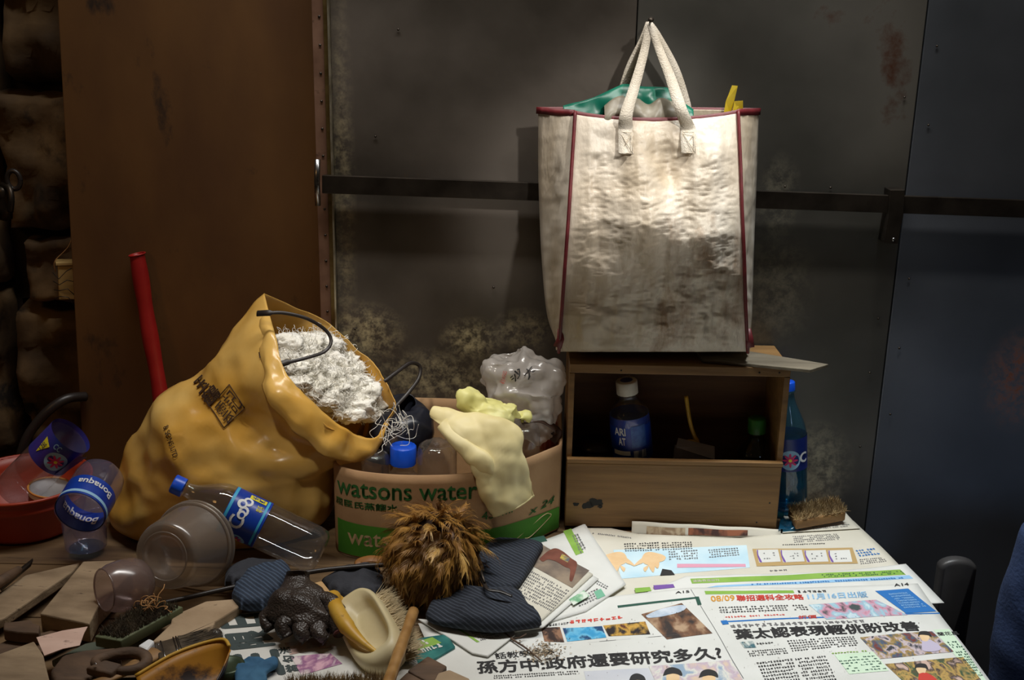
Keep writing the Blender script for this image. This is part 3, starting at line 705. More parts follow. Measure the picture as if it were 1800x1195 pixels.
wrap_text('print_line', '168', [(458, 630), (482, 618), (479, 608), (456, 620)], bt, m_inkb, body, 0, .0025)
# ================================================================== newspapers
m_paper = M('newsprint', (222, 221, 214), (234, 233, 227), scale=9, rough=.85, bump=.2, bscale=35, trans=.08)
m_paper2 = M('newsprint yellowed', (214, 208, 190), (226, 220, 204), scale=9, rough=.85, bump=.2, bscale=35, trans=.08)
m_black = M('newspaper black', (44, 42, 42), rough=.8)
m_greyink = M('newspaper grey', (112, 110, 110), rough=.85)
m_redink = M('red ink', (206, 66, 54), rough=.8)
m_orange = M('orange ink', (226, 160, 60), rough=.8)
m_blueink = M('blue ink', (38, 112, 184), rough=.8)
m_lblue = M('pale blue ink', (150, 194, 228), rough=.85)
m_sky = M('light blue tint', (186, 218, 232), (212, 232, 238), scale=14, rough=.85)
m_gband = M('leaf green band', (128, 172, 66), (146, 184, 84), scale=20, rough=.85)
m_gdark = M('dark green rule', (44, 84, 70), rough=.85)
m_pgreen = M('pale green tint', (206, 228, 198), (218, 236, 212), scale=10, rough=.85)
m_skin = M('drawn skin', (236, 204, 160), (228, 190, 142), scale=30, rough=.85)
m_pinkb = M('pink bar', (224, 160, 180), rough=.85)
m_purple = M('purple ink', (120, 84, 160), rough=.85)
m_tan = M('tan frame ink', (186, 156, 104), rough=.85)
m_teal = M('teal ink', (46, 132, 138), rough=.85)
m_brown = M('horse brown', (126, 74, 58), (104, 58, 44), scale=40, rough=.85)
def photo(name, cols, scale=40, seed=0):
    """printed picture: patches of ink"""
    if name in MATS: return MATS[name]
    m = bpy.data.materials.new(name); m.use_nodes = True; nt = m.node_tree; N = nt.nodes; L = nt.links; b = N['Principled BSDF']
    b.inputs['Roughness'].default_value = .8
    tc = N.new('ShaderNodeTexCoord'); mp = N.new('ShaderNodeMapping'); mp.inputs['Location'].default_value = (seed*3.3, seed*1.7, 0); mp.inputs['Scale'].default_value = (1, .6, 1)
    nz = N.new('ShaderNodeTexNoise'); nz.inputs['Scale'].default_value = scale*1.1; nz.inputs['Detail'].default_value = 6; nz.inputs['Distortion'].default_value = .4
    L.new(tc.outputs['Object'], mp.inputs[0]); L.new(mp.outputs[0], nz.inputs['Vector'])
    rp = N.new('ShaderNodeValToRGB'); rp.color_ramp.interpolation = 'LINEAR'; e = rp.color_ramp.elements
    n = len(cols)
    while len(e) < n: e.new(.5)
    for i, c in enumerate(cols): e[i].position = .28+.44*i/n if i else 0; e[i].color = lin(c)
    L.new(nz.outputs['Fac'], rp.inputs[0]); L.new(rp.outputs[0], b.inputs['Base Color']); MATS[name] = m; return m
def wav(X, Y): return .0012*math.sin(9*X+3+4*Y)+.0012*math.sin(15*Y+5*X)+.0018*noise.noise(Vector((X*9, Y*11, .3)))+.0032
class Sheet:
    def __init__(s, name, label, top, bot, z, mat, thick=.0004, cat='newspaper', m=10, nv=26, tilt=None, group=None):
        s.z = z; s.tilt = tilt
        def seg(p): return [Vector((*p[i], 0)).lerp(Vector((*p[i+1], 0)), k/m) for i in range(len(p)-1) for k in range(m)]+[Vector((*p[-1], 0))]
        tp, bt = seg(top), seg(bot)
        n = max(len(tp), len(bt))
        def rs(p): return [p[int(i*(len(p)-1)/(n-1))].lerp(p[min(len(p)-1, int(i*(len(p)-1)/(n-1))+1)], (i*(len(p)-1)/(n-1)) % 1) for i in range(n)]
        tp, bt = rs(tp), rs(bt); P = []
        for i in range(n):
            row = []
            for j in range(nv):
                q = bt[i].lerp(tp[i], j/(nv-1)); row.append(s.at(q.x, q.y))
            P.append(row)
        c = sum((r[0] for r in P), Vector())/n
        s.o = tag(obj(name, G().grid(P), mat, solid=thick, org=Vector((c.x, c.y, z))), label, cat, group)
        # make the face look up
        if s.o.data.polygons[0].normal.z < 0: s.o.data.flip_normals()
    def at(s, px, py, e=0.0):
        q = T(px, py, s.z); return Vector((q.x, q.y, s.z+wav(q.x, q.y)+(s.tilt(q.x, q.y) if s.tilt else 0)+e))
    def quad(s, name, q, mat, e=.0003, n=8, par=None):
        """q: BL, BR, TR, TL in picture px"""
        q3 = [Vector((a, b, 0)) for a, b in q]
        P = [[s.at(*bil(q3, i/n, j/n).xy, e) for j in range(n+1)] for i in range(n+1)]
        o = obj(name, G().grid(P), mat, s.o)
        return o
    def poly(s, name, pts, mat, e=.0005):
        p = spline([Vector((a, b, 0)) for a, b in list(pts)+[pts[0]]], 5)[:-1]
        return obj(name, G().add([s.at(q.x, q.y, e) for q in p], [tuple(range(len(p)))]), mat, s.o, smooth=False)
    def text(s, t, q, mat, bold=0.0, name='headline', rot=0, e=.0006):
        q3 = [Vector((a, b, 0)) for a, b in q]; q3 = q3[rot:]+q3[:rot]
        return obj(name, text_on(t, lambda u, v: s.at(*bil(q3, u, v).xy, e), bold), mat, s.o, smooth=False, recalc=False)
    def lines(s, q, rows, cols, mat, name='text_column', fill=.6, e=.0005, gaps=.08):
        q3 = [Vector((a, b, 0)) for a, b in q]; g = G()
        for r in range(rows):
            for c in range(cols):
                if random.random() < gaps: continue
                u0 = (c+.12)/cols; v0 = (r+.5-fill/2)/rows; du = .74/cols; dv = fill/rows
                for k in range(3):
                    a = random.random(); b = random.random()
                    if random.random() < .5: x0, x1, y0, y1 = 0, 1, b*.75, b*.75+.25
                    else: x0, x1, y0, y1 = a*.7, a*.7+.3, 0, 1
                    cs = [(u0+du*x0, v0+dv*y0), (u0+du*x1, v0+dv*y0), (u0+du*x1, v0+dv*y1), (u0+du*x0, v0+dv*y1)]
                    g.add([s.at(*bil(q3, *x).xy, e+.00004*k) for x in cs], [(0, 1, 2, 3)])
        return tag(obj(name, g, mat, s.o, smooth=False, recalc=False), kind='stuff')
random.seed(5)
# --- back sheet with drawn hands and comic strip
A = Sheet('newspaper_sheet', 'newspaper sheet with drawn hands and comic strip in front of the crate', [(1028, 925), (1075, 931), (1120, 941), (1300, 949), (1400, 938), (1500, 916)], [(1070, 1078), (1200, 1064), (1400, 1054), (1630, 1044)], .001, m_paper2)
A.quad('picture_tint', [(1092, 1020), (1318, 1000), (1312, 962), (1078, 968)], m_sky)
A.lines([(1098, 972), (1160, 970), (1158, 954), (1096, 956)], 4, 14, m_black); A.lines([(1164, 970), (1218, 968), (1216, 954), (1162, 955)], 4, 12, m_black)
A.lines([(1176, 988), (1228, 986), (1226, 968), (1174, 970)], 4, 12, m_greyink, e=.0008); A.lines([(1246, 984), (1300, 980), (1297, 966), (1244, 968)], 4, 12, m_greyink, e=.0008)
A.lines([(1040, 941), (1110, 950), (1110, 946), (1042, 937)], 1, 22, m_greyink)
A.quad('pink_bar', [(1190, 1001), (1311, 999), (1310, 994), (1190, 994)], m_pinkb, .0007)
for dx, fl in ((0, 1), (65, -1)):
    hx = 1078+dx if fl > 0 else 1190
    H = [(0, 0), (18, -6), (30, -4), (36, 8), (50, 26), (46, 29), (34, 18), (33, 30), (30, 39), (26, 38), (24, 24), (20, 38), (16, 41), (13, 38), (14, 24), (8, 32), (4, 30), (6, 18), (-3, 14), (-6, 6)]
    pts = [(1066+x*1.0, 977+y*.78) if fl > 0 else (1164-x*1.0, 977+y*.78) for x, y in H]
    for k in range(4):
        pass
    A.poly('drawn_palm', [(pts[0]), pts[1], pts[2], pts[3], pts[6], pts[10], pts[14], pts[17], pts[18], pts[19]], m_skin, .0009)
    for a, b, c in ((3, 4, 6), (7, 8, 10), (10, 12, 14), (14, 15, 17)):
        s_ = 1 if fl > 0 else -1; p0, p1, p2 = pts[a], pts[b], pts[c]
        A.poly('drawn_finger', [p0, ((p0[0]+p1[0])/2+1.5*s_, (p0[1]+p1[1])/2), p1, ((p1[0]+p2[0])/2-1.5*s_, (p1[1]+p2[1])/2), p2], m_skin, .0011)
A.quad('dark_sleeve', [(1160, 1015), (1186, 1014), (1180, 1006), (1164, 1003)], m_black, .0012)
A.quad('strip_frame', [(1330, 998), (1508, 993), (1498, 966), (1322, 969)], m_tan, .0006)
for k in range(4):
    x0 = 1330+k*42; A.quad('comic_panel', [(x0+4, 992), (x0+42, 990.5), (x0+37, 970), (x0-1, 971)], m_paper, .0009)
    A.poly('comic_curve', [(x0+5, 991), (x0+9, 991), (x0+3, 980), (x0+2, 972), (x0, 972), (x0+1, 981)], m_purple, .0012)
    A.lines([(x0+12, 988), (x0+34, 987), (x0+31, 974), (x0+10, 975)], 3, 5, m_greyink, 'comic_scribble', .5, .0011, .5)
A.lines([(1510, 982), (1548, 978), (1536, 966), (1502, 970)], 3, 7, m_blueink, 'blue_print', .7); A.lines([(1512, 995), (1560, 990), (1552, 982), (1510, 985)], 3, 12, m_greyink)
A.lines([(1345, 1008), (1385, 1006), (1383, 1002), (1343, 1004)], 1, 5, m_greyink); A.lines([(1396, 958), (1480, 952), (1470, 940), (1392, 946)], 4, 22, m_greyink)
A.lines([(1375, 963), (1450, 960), (1450, 957), (1375, 960)], 1, 20, m_black)
# --- sheet with the green and blue bands
B = Sheet('newspaper_sheet', 'newspaper sheet showing a long green and a blue band below the comic strip', [(1120, 1052), (1205, 1016), (1300, 1012), (1450, 1008), (1592, 993)], [(1140, 1090), (1300, 1075), (1500, 1068), (1660, 1060)], .0038, m_paper)
B.quad('green_band', [(1216, 1030), (1592, 1012), (1582, 1003), (1213, 1021)], m_gband, n=20); B.quad('blue_band', [(1242, 1037), (1605, 1019), (1598, 1013), (1260, 1033)], m_lblue, n=20)
B.text('通識/教育副刊', [(1218, 1028), (1264, 1025), (1263, 1021), (1217, 1023)], m_paper2, .01, 'band_text'); B.lines([(1440, 1018), (1590, 1011), (1584, 1005), (1440, 1012)], 2, 40, m_gdark, e=.0008, gaps=.4)
B.lines([(1320, 1033), (1590, 1020), (1585, 1016), (1320, 1029)], 1, 60, m_blueink, e=.0008, gaps=.2)
B.quad('lime_block', [(1117, 1046), (1145, 1043), (1142, 1036), (1115, 1038)], m_gband, .0006); B.quad('violet_block', [(1150, 1041), (1186, 1037), (1183, 1031), (1148, 1033)], m_purple, .0006)
# --- the open spread
S = Sheet('newspaper_spread', 'open newspaper spread with two bold black headlines at the bench front', [(735, 1098), (905, 1080), (1085, 1050), (1212, 1037), (1400, 1036), (1613, 1027)], [(795, 1240), (1000, 1240), (1330, 1240), (1768, 1240)], .0062, m_paper, m=14, nv=44)
S.text('孫方中:政府還要研究多久?', [(840, 1188), (1272, 1160), (1264, 1138), (836, 1164)], m_black, .030)
S.text('話教學先導', [(872, 1161), (976, 1151), (972, 1141), (868, 1150)], m_black, .01, 'sub_headline')
S.text('A15', [(1187, 1048), (1212, 1046), (1211, 1042), (1187, 1044)], m_black, .02, 'page_number'); S.text('A14', [(1572, 1033), (1598, 1031), (1596, 1026), (1570, 1028)], m_black, .02, 'page_number')
S.quad('green_rule', [(1086, 1071), (1228, 1056), (1226, 1053), (1085, 1067)], m_gdark, n=16); S.quad('green_rule', [(1226, 1068), (1233, 1067), (1228, 1053), (1221, 1053)], m_gdark, .0006)
S.quad('page_fold', [(1306, 1195), (1307.5, 1195), (1214.5, 1040), (1213.5, 1040)], m_greyink, n=20)
for q, mt in (([(957, 1129), (992, 1130), (984, 1104), (951, 1106)], photo('dark portrait', [(30, 26, 26), (58, 40, 34), (150, 110, 84)], 60)),
              ([(997, 1129), (1066, 1122), (1058, 1102), (989, 1106)], photo('blue portrait', [(30, 120, 176), (60, 156, 204), (110, 186, 220), (24, 66, 110)], 45)),
              ([(1070, 1120), (1143, 1118), (1134, 1096), (1060, 1101)], photo('gold portrait', [(34, 24, 24), (90, 40, 30), (206, 160, 70), (40, 30, 30)], 50)),
              ([(1172, 1127), (1252, 1118), (1198, 1064), (1127, 1083)], photo('clock photo', [(38, 32, 32), (56, 46, 42), (120, 84, 60), (180, 150, 120)], 34, 3))):
    S.quad('printed_photo', q, mt, .0005)
S.poly('clock_face', [(1135, 1086), (1160, 1075), (1196, 1068), (1206, 1072), (1196, 1080), (1165, 1088), (1140, 1090)], M('clock tint', (176, 190, 206), (214, 220, 228), scale=60, rough=.85), .001)
S.lines([(1000, 1099), (1096, 1090), (1094, 1084), (1000, 1092)], 1, 9, m_redink, 'red_heading', .8, gaps=.2); S.lines([(940, 1108), (1000, 1100), (1000, 1094), (940, 1101)], 1, 12, m_black)
S.lines([(868, 1197), (1018, 1188), (1016, 1180), (866, 1189)], 2, 36, m_black); S.lines([(920, 1140), (1225, 1118), (1224, 1116), (920, 1137)], 1, 3, m_greyink, fill=.2)
S.quad('printed_photo', [(1036, 1222), (1160, 1214), (1140, 1175), (1026, 1182)], M('grey sky print', (196, 198, 206), (214, 214, 218), scale=14, rough=.85), .0005)
cart = photo('cartoon colours', [(228, 214, 150), (220, 196, 176), (196, 176, 190), (226, 222, 210), (150, 170, 190)], 38, 2)
S.quad('printed_cartoon', [(1160, 1214), (1310, 1206), (1286, 1162), (1140, 1172)], cart, .0007)
for cx, cy, r in ((1182, 1183, 17), (1245, 1187, 17), (1120, 1194, 15)):
    S.poly('cartoon_hair', [(cx-r, cy+6), (cx-r*.7, cy-5), (cx, cy-9), (cx+r*.8, cy-4), (cx+r, cy+6), (cx+r*.3, cy+2), (cx-r*.3, cy+3)], m_black, .0012)
    S.poly('cartoon_face', [(cx-r*.6, cy+4), (cx, cy+2), (cx+r*.7, cy+5), (cx+r*.6, cy+14), (cx, cy+18), (cx-r*.6, cy+13)], m_skin, .001)
# right page
S.quad('green_bar', [(1240, 1049), (1396, 1046), (1394, 1041), (1238, 1043)], m_gband, n=12); S.lines([(1402, 1046), (1454, 1044), (1452, 1040), (1400, 1041)], 1, 6, m_black, fill=.9)
S.text('08/09', [(1250, 1062), (1292, 1060), (1290, 1050), (1248, 1052)], m_orange, .02); S.text('聯招選科全攻略', [(1295, 1061), (1414, 1058), (1410, 1048), (1293, 1050)], m_redink, .03)
S.text('11月16日出版', [(1420, 1058), (1526, 1053), (1522, 1042), (1417, 1047)], m_lblue, .03)
S.lines([(1265, 1083), (1422, 1077), (1416, 1066), (1262, 1070)], 3, 30, m_black, gaps=.15); S.lines([(1275, 1092), (1380, 1087), (1378, 1083), (1273, 1087)], 1, 20, m_redink)
S.text('折價', [(1403, 1093), (1436, 1091), (1434, 1085), (1402, 1087)], m_redink, .02, 'red_print')
S.quad('printed_photo', [(1452, 1093), (1595, 1084), (1540, 1057), (1421, 1067)], photo('book photo', [(60, 130, 190), (206, 222, 226), (150, 190, 206), (210, 150, 170), (70, 80, 80)], 40, 1), .0005)
S.quad('blue_panel', [(1592, 1081), (1646, 1076), (1596, 1036), (1538, 1041)], m_blueink, .0006, 12); S.lines([(1590, 1073), (1630, 1069), (1592, 1042), (1560, 1045)], 7, 12, m_lblue, e=.0011)
S.quad('blue_rule', [(1268, 1099), (1652, 1080), (1651, 1078), (1268, 1096.5)], m_blueink, n=24); S.quad('blue_square', [(1270, 1103), (1281, 1102), (1277, 1095), (1266, 1096)], m_blueink, .0007)
S.lines([(1284, 1109), (1522, 1098), (1518, 1093), (1281, 1103)], 1, 22, m_greyink, 'outline_heading', .9, gaps=.05)
S.text('葉太認表現輕佻盼改善', [(1294, 1129), (1620, 1113), (1608, 1095), (1286, 1111)], m_black, .034)
S.quad('small_emblem', [(1308, 1143), (1329, 1142), (1323, 1131), (1300, 1133)], photo('emblem print', [(120, 160, 170), (60, 100, 110), (210, 214, 206)], 80), .0006); S.lines([(1330, 1138), (1360, 1136), (1358, 1131), (1328, 1133)], 1, 6, m_black)
S.lines([(1392, 1150), (1512, 1140), (1500, 1122), (1382, 1129)], 5, 24, m_black); S.lines([(1318, 1158), (1386, 1153), (1380, 1142), (1312, 1147)], 3, 16, m_black)
S.lines([(1352, 1218), (1412, 1212), (1392, 1160), (1328, 1166)], 9, 13, m_black); S.lines([(1418, 1212), (1474, 1207), (1450, 1156), (1396, 1160)], 9, 13, m_black)
S.quad('table_tint', [(1492, 1190), (1562, 1184), (1536, 1150), (1466, 1156)], m_pgreen, .0005); S.lines([(1490, 1188), (1560, 1182), (1536, 1156), (1468, 1161)], 6, 9, m_gdark, gaps=.4, fill=.4, e=.0008)
S.lines([(1462, 1156), (1525, 1151), (1523, 1147), (1460, 1152)], 1, 12, m_gband, e=.0008)
S.quad('green_column', [(1724, 1215), (1742, 1214), (1668, 1108), (1640, 1110)], m_pgreen, .0004, 12); S.lines([(1716, 1195), (1728, 1194), (1684, 1130), (1662, 1132)], 14, 5, m_gdark, e=.0008, gaps=.3)
S.text('蘭花風', [(1650, 1122), (1686, 1119), (1682, 1112), (1645, 1115)], m_black, .02, 'column_heading')
crowd = photo('crowd photo', [(40, 44, 52), (120, 60, 50), (70, 96, 120), (160, 130, 60), (206, 190, 196), (60, 60, 66)], 52, 4)
S.quad('printed_photo', [(1546, 1163), (1676, 1151), (1638, 1113), (1511, 1125)], crowd, .0006); S.quad('printed_photo', [(1592, 1208), (1724, 1200), (1692, 1160), (1555, 1172)], photo('red crowd photo', [(150, 44, 44), (64, 88, 60), (196, 160, 90), (60, 50, 54), (206, 176, 160)], 52, 6), .0006)
for cx, cy in ((1624, 1120), (1618, 1178)):
    S.poly('photo_face', [(cx-9, cy+3), (cx-5, cy-2), (cx+4, cy-2), (cx+9, cy+4), (cx+6, cy+12), (cx-3, cy+12)], m_skin, .0012); S.poly('photo_hair', [(cx-11, cy+4), (cx-9, cy-4), (cx, cy-6), (cx+9, cy-4), (cx+13, cy+5), (cx+8, cy+2), (cx-6, cy+1)], m_black, .0016)
    S.poly('photo_coat', [(cx-4, cy+12), (cx+10, cy+10), (cx+28, cy+22), (cx+24, cy+30), (cx-2, cy+30)], M('lilac coat print', (196, 186, 206), rough=.85) if cy < 1150 else m_redink, .0012)
# --- folded papers with the horse picture
def tl1(X, Y): return 0
C1 = Sheet('newspaper_sheet', 'folded newspaper with green and grey margin stripes, corner raised by the carton', [(880, 975), (960, 948), (1028, 922)], [(955, 1098), (1030, 1075), (1100, 1030)], .0095, m_paper, thick=.0025)
C1.quad('green_stripe', [(1012, 978), (1026, 973), (1004, 930), (990, 934)], m_gband, .0005); C1.lines([(1020, 976), (1034, 971), (1016, 938), (1004, 942)], 7, 3, m_greyink, fill=.9)
C1.lines([(1018, 1070), (1060, 1052), (1050, 1036), (1010, 1054)], 4, 9, m_greyink); C1.quad('green_stripe', [(1050, 1056), (1064, 1050), (1056, 1038), (1044, 1043)], M('sea green', (120, 180, 150), rough=.85), .0006); C1.lines([(1020, 1016), (1066, 1040), (1070, 1034), (1026, 1008)], 2, 12, m_greyink)
C1.quad('green_block', [(930, 960), (962, 952), (956, 942), (924, 950)], m_gdark, .0006)
C2 = Sheet('newspaper_sheet', 'folded newspaper with green pictures, just beneath the horse page', [(870, 1000), (960, 970), (1052, 1020)], [(880, 1090), (905, 1112), (955, 1104)], .0135, m_paper, thick=.002)
C2.quad('green_picture', [(1008, 1066), (1036, 1050), (1026, 1040), (1000, 1056)], photo('green picture', [(60, 130, 96), (130, 180, 140), (220, 228, 214)], 60), .0005)
C3 = Sheet('newspaper_sheet', 'top folded newspaper with a brown racehorse photo and lines of text', [(860, 985), (948, 955), (1042, 1012)], [(860, 1075), (885, 1098), (945, 1098)], .017, m_paper2, thick=.003)
C3.quad('printed_photo', [(936, 998), (1006, 1036), (1036, 1006), (950, 958)], M('racetrack print', (150, 132, 112), (104, 92, 84), scale=26, rough=.85), .0005)
C3.poly('horse_print', [(948, 985), (962, 972), (976, 966), (990, 972), (1004, 984), (1014, 992), (1012, 1006), (1006, 1024), (1001, 1022), (1002, 1004), (994, 1000), (978, 990), (964, 986), (954, 990)], m_brown, .001)
C3.quad('saddle_cloth', [(984, 984), (998, 992), (1002, 984), (988, 976)], M('saddle print', (70, 84, 110), (206, 180, 70), scale=80, rough=.85), .0013)
C3.lines([(905, 1046), (968, 1078), (1002, 1040), (932, 1004)], 9, 22, m_greyink, gaps=.1)
# --- leaf propped on the crate front
Dp = thing('newspaper_leaf', 'narrow newspaper leaf propped upright against the crate front', 'newspaper', (.38, 1.985, .003))
q = [W(1110, 943, 1.978), W(1372, 945, 1.978), W(1372, 930, 1.992), W(1111, 916, 1.992)]
g = G().grid([[bil(q, i/20, j/4)+Vector((0, .0015*math.sin(i*.9), 0)) for j in range(5)] for i in range(21)]); dpo = obj('leaf', g, m_paper2, Dp, solid=-.0005)
for u0, u1, mt in ((.10, .36, photo('brown leaf photo', [(90, 70, 56), (150, 124, 96), (190, 170, 140)], 60)), (.38, .78, photo('red leaf photo', [(110, 50, 36), (60, 34, 28), (150, 90, 60)], 30))):
    obj('printed_photo', G().grid([[bil(q, u0+(u1-u0)*i/8, .15+.55*j/2)+Vector((0, .0015*math.sin((u0+(u1-u0)*i/8)*18)-.0008, .0004)) for j in range(3)] for i in range(9)]), mt, dpo)
# --- papers under the striped cloth and the magazines on the near side
E1 = Sheet('newspaper_sheet', 'creased newspaper sheet with a green line under the striped cloth', [(735, 1090), (800, 1095), (905, 1100)], [(830, 1150), (858, 1155), (905, 1118)], .011, m_paper, thick=.002)
E1.quad('green_line', [(838, 1132), (843, 1131), (806, 1106), (802, 1107)], m_gband, .0006); E1.lines([(846, 1130), (880, 1122), (850, 1106), (822, 1110)], 5, 10, m_greyink)
K = Sheet('magazine', 'glossy magazine with green and teal cover strip beside the wooden stick', [(655, 1150), (720, 1128), (785, 1118)], [(668, 1200), (735, 1178), (800, 1140)], .0105, M('magazine cover', (36, 100, 100), (70, 140, 132), scale=30, rough=.35), thick=.006, cat='magazine')
K.quad('green_strip', [(700, 1160), (776, 1134), (760, 1124), (690, 1146)], m_gband, .0006); K.lines([(704, 1164), (790, 1138), (782, 1132), (700, 1156)], 1, 9, m_paper, fill=.9, e=.001); K.lines([(712, 1152), (756, 1136), (746, 1128), (704, 1142)], 2, 5, m_paper, fill=.8, e=.0011)
F_ = Sheet('comic_magazine', 'magazine page with huge dark grey characters and a pink picture, near the paintbrush', [(374, 1086), (470, 1074), (600, 1070), (700, 1072)], [(432, 1240), (520, 1236), (640, 1220), (745, 1200)], .016, m_paper, thick=.009, cat='magazine')
m_slate = M('slate ink', (62, 74, 74), rough=.7)
F_.text('日', [(390, 1108), (474, 1100), (468, 1077), (378, 1088)], m_slate, .055, 'big_character', 1); F_.text('限', [(406, 1146), (486, 1138), (475, 1106), (392, 1114)], m_slate, .05, 'big_character', 1); F_.text('正', [(424, 1200), (504, 1190), (488, 1144), (408, 1152)], m_slate, .05, 'big_character', 1)
for t, y in (('法', 1142), ('勾', 1158), ('當', 1174)):
    k = (y-1142)*.38; F_.text(t, [(492+k, y+13), (514+k, y+11), (510+k, y-1), (488+k, y)], m_slate, .03, 'small_character', 1)
F_.quad('pink_picture', [(530, 1192), (602, 1172), (580, 1152), (512, 1160)], photo('pink picture', [(196, 120, 160), (226, 180, 196), (150, 96, 140), (230, 214, 214)], 34), .0006)
F_.quad('picture_frame', [(510, 1156), (590, 1140), (570, 1122), (500, 1134)], photo('pale panels', [(214, 200, 196), (226, 214, 206), (180, 150, 140)], 30, 5), .0006)
# --- back corner sheet by the blue bottle
R_ = Sheet('newspaper_sheet', 'dull newspaper corner with small print under the scrubbing brush at the crate end', [(1378, 905), (1430, 893), (1478, 893)], [(1375, 940), (1430, 936), (1512, 930)], .0038, m_paper2)
R_.lines([(1430, 934), (1500, 927), (1490, 922), (1426, 928)], 2, 20, m_greyink)
# ================================================================== bottles and cups
m_pet = clear('clear plastic', (249, 250, 252), .05, .05, (220, 224, 230))
m_petd = clear('dusty clear plastic', (242, 240, 244), .12, .20, (200, 186, 180))
m_petb = clear('blue tinted plastic', (176, 222, 238), .06, .10, (110, 180, 210))
m_petv = clear('violet tinted plastic', (238, 236, 248), .08, .17, (190, 184, 220))
m_petg = clear('green tinted plastic', (196, 206, 150), .08, .05, (120, 130, 60))
m_milk = clear('milky plastic tub', (232, 226, 218), .22, .46, (190, 178, 166))
m_milk2 = clear('milky brown cup', (226, 214, 214), .22, .46, (176, 154, 148))
m_bluecap = M('blue cap plastic', (14, 74, 200), (20, 84, 214), scale=30, rough=.35)
m_whitecap = M('white cap plastic', (220, 216, 206), (200, 194, 182), scale=30, rough=.4)
m_greencap = M('green cap plastic', (52, 120, 46), rough=.35)
m_lblue_label = M('royal blue label', (16, 52, 150), (24, 66, 168), scale=14, rough=.32)
m_dkblue = M('dark blue label', (22, 40, 110), (40, 50, 130), scale=10, rough=.35)
m_vlabel = M('violet blue label', (70, 50, 140), (34, 62, 150), scale=14, rough=.3)
m_white = M('white print', (232, 234, 236), rough=.6)
m_yellowp = M('yellow print', (232, 220, 50), rough=.5)
m_mag = M('magenta print', (206, 40, 110), rough=.5)
m_cyanp = M('cyan print', (60, 170, 214), rough=.5)
m_turq = M('turquoise cap', (10, 120, 170), rough=.4)
def cyl(mx, r, th, z): return mx @ Vector((r*math.cos(th), r*math.sin(th), z))
def band(mx, r, z0, z1, th0=0, th1=2*math.pi, n=40, m=2, prof=None):
    full = abs(th1-th0-2*math.pi) < 1e-6; g = G()
    P = [[cyl(mx, r if not prof else prof(z0+(z1-z0)*i/m), th0+(th1-th0)*k/n, z0+(z1-z0)*i/m) for k in range(n if full else n+1)] for i in range(m+1)]
    return g.grid(P, full)
def cyl_text(par, s, mx, r, th0, th1, z0, z1, mat, bold=0.0, name='lettering', up=False):
    """th0->th1 is the reading direction; up: read along the axis"""
    if up: fn = lambda u, v: cyl(mx, r, th0+(th1-th0)*v, z0+(z1-z0)*u)
    else: fn = lambda u, v: cyl(mx, r, th0+(th1-th0)*u, z0+(z1-z0)*v)
    return obj(name, text_on(s, fn, bold), mat, par, smooth=False, recalc=False)
def cyl_poly(par, mx, r, pts, mat, name='printed_shape'):
    """pts: (theta, z) star shaped, filled as a fan"""
    c = (sum(p[0] for p in pts)/len(pts), sum(p[1] for p in pts)/len(pts)); n = len(pts)
    v = [cyl(mx, r, *c)]+[cyl(mx, r, *p) for p in pts]
    return obj(name, G().add(v, [(0, i+1, (i+1) % n+1) for i in range(n)]), mat, par, smooth=False)
def flower(par, mx, r, th, z, s, rr, disc=True):
    if disc: cyl_poly(par, mx, r, [(th+1.35*s/rr*math.cos(2*math.pi*k/28), z+1.35*s*math.sin(2*math.pi*k/28)) for k in range(28)], m_lblue, 'flower_disc')
    cyl_poly(par, mx, r+.0004, [(th+s/rr*(.72+.28*math.cos(8*2*math.pi*k/64))*math.cos(2*math.pi*k/64), z+s*(.72+.28*math.cos(8*2*math.pi*k/64))*math.sin(2*math.pi*k/64)) for k in range(64)], m_mag, 'flower_print')
    cyl_poly(par, mx, r+.0008, [(th+.22*s/rr*math.cos(2*math.pi*k/12), z+.22*s*math.sin(2*math.pi*k/12)) for k in range(12)], m_yellowp, 'flower_eye')
def capg(mx, r, z0, z1):
    return G().lathe([(r, z0), (r, z1-.002), (r-.0015, z1), (.0001, z1)], mx, 36, lambda th, z: .018*math.cos(18*th))
def pet(name, label, A, B, r, mat, capmat, neck=.0125, sh=.60, capr=.0155, caph=.017, group=None, rip=None, petal=True):
    A, B = Vector(A), Vector(B); L = (B-A).length; mx = frame(A, B); t = thing(name, label, 'bottle', A, group)
    pr = [(.0001, .006), (r*.45, .004), (r*.72, 0), (r*.93, .006), (r, .02), (r, L*.22), (r*.985, L*.24), (r, L*.26), (r, L*sh)]
    zs, zn = L*sh, L-caph-.008
    for k in range(1, 9):
        q = k/8; pr.append((neck+(r-neck)*(math.cos(q*math.pi)*.5+.5)**.85, zs+(zn-zs)*q))
    pr += [(neck, L-caph-.004), (neck+.003, L-caph-.003), (neck+.003, L-caph-.001), (neck, L-caph), (neck, L-.004)]
    bd = obj('bottle_body', G().lathe(pr, mx, 48, (lambda th, z: -.10*max(0, math.cos(5*th))*max(0, 1-z/.016)) if petal else None), mat, t)
    if capmat: obj('cap', capg(mx, capr, L-caph, L), capmat, t)
    return t, bd, mx, L
# --- the clear bottle lying on the pile
A = W(566, 972, 1.795); B = W(304, 849, 1.80)
t, bd, mx, L = pet('soda_bottle', 'empty clear bottle with blue cap and blue label leaning across the sack front', A, B, .041, m_pet, m_bluecap, sh=.66, capr=.0165, caph=.02)
z0, z1, r = L*.40, L*.64, .0415
lb = obj('label_band', band(mx, r, z0, z1, n=48), m_lblue_label, t)
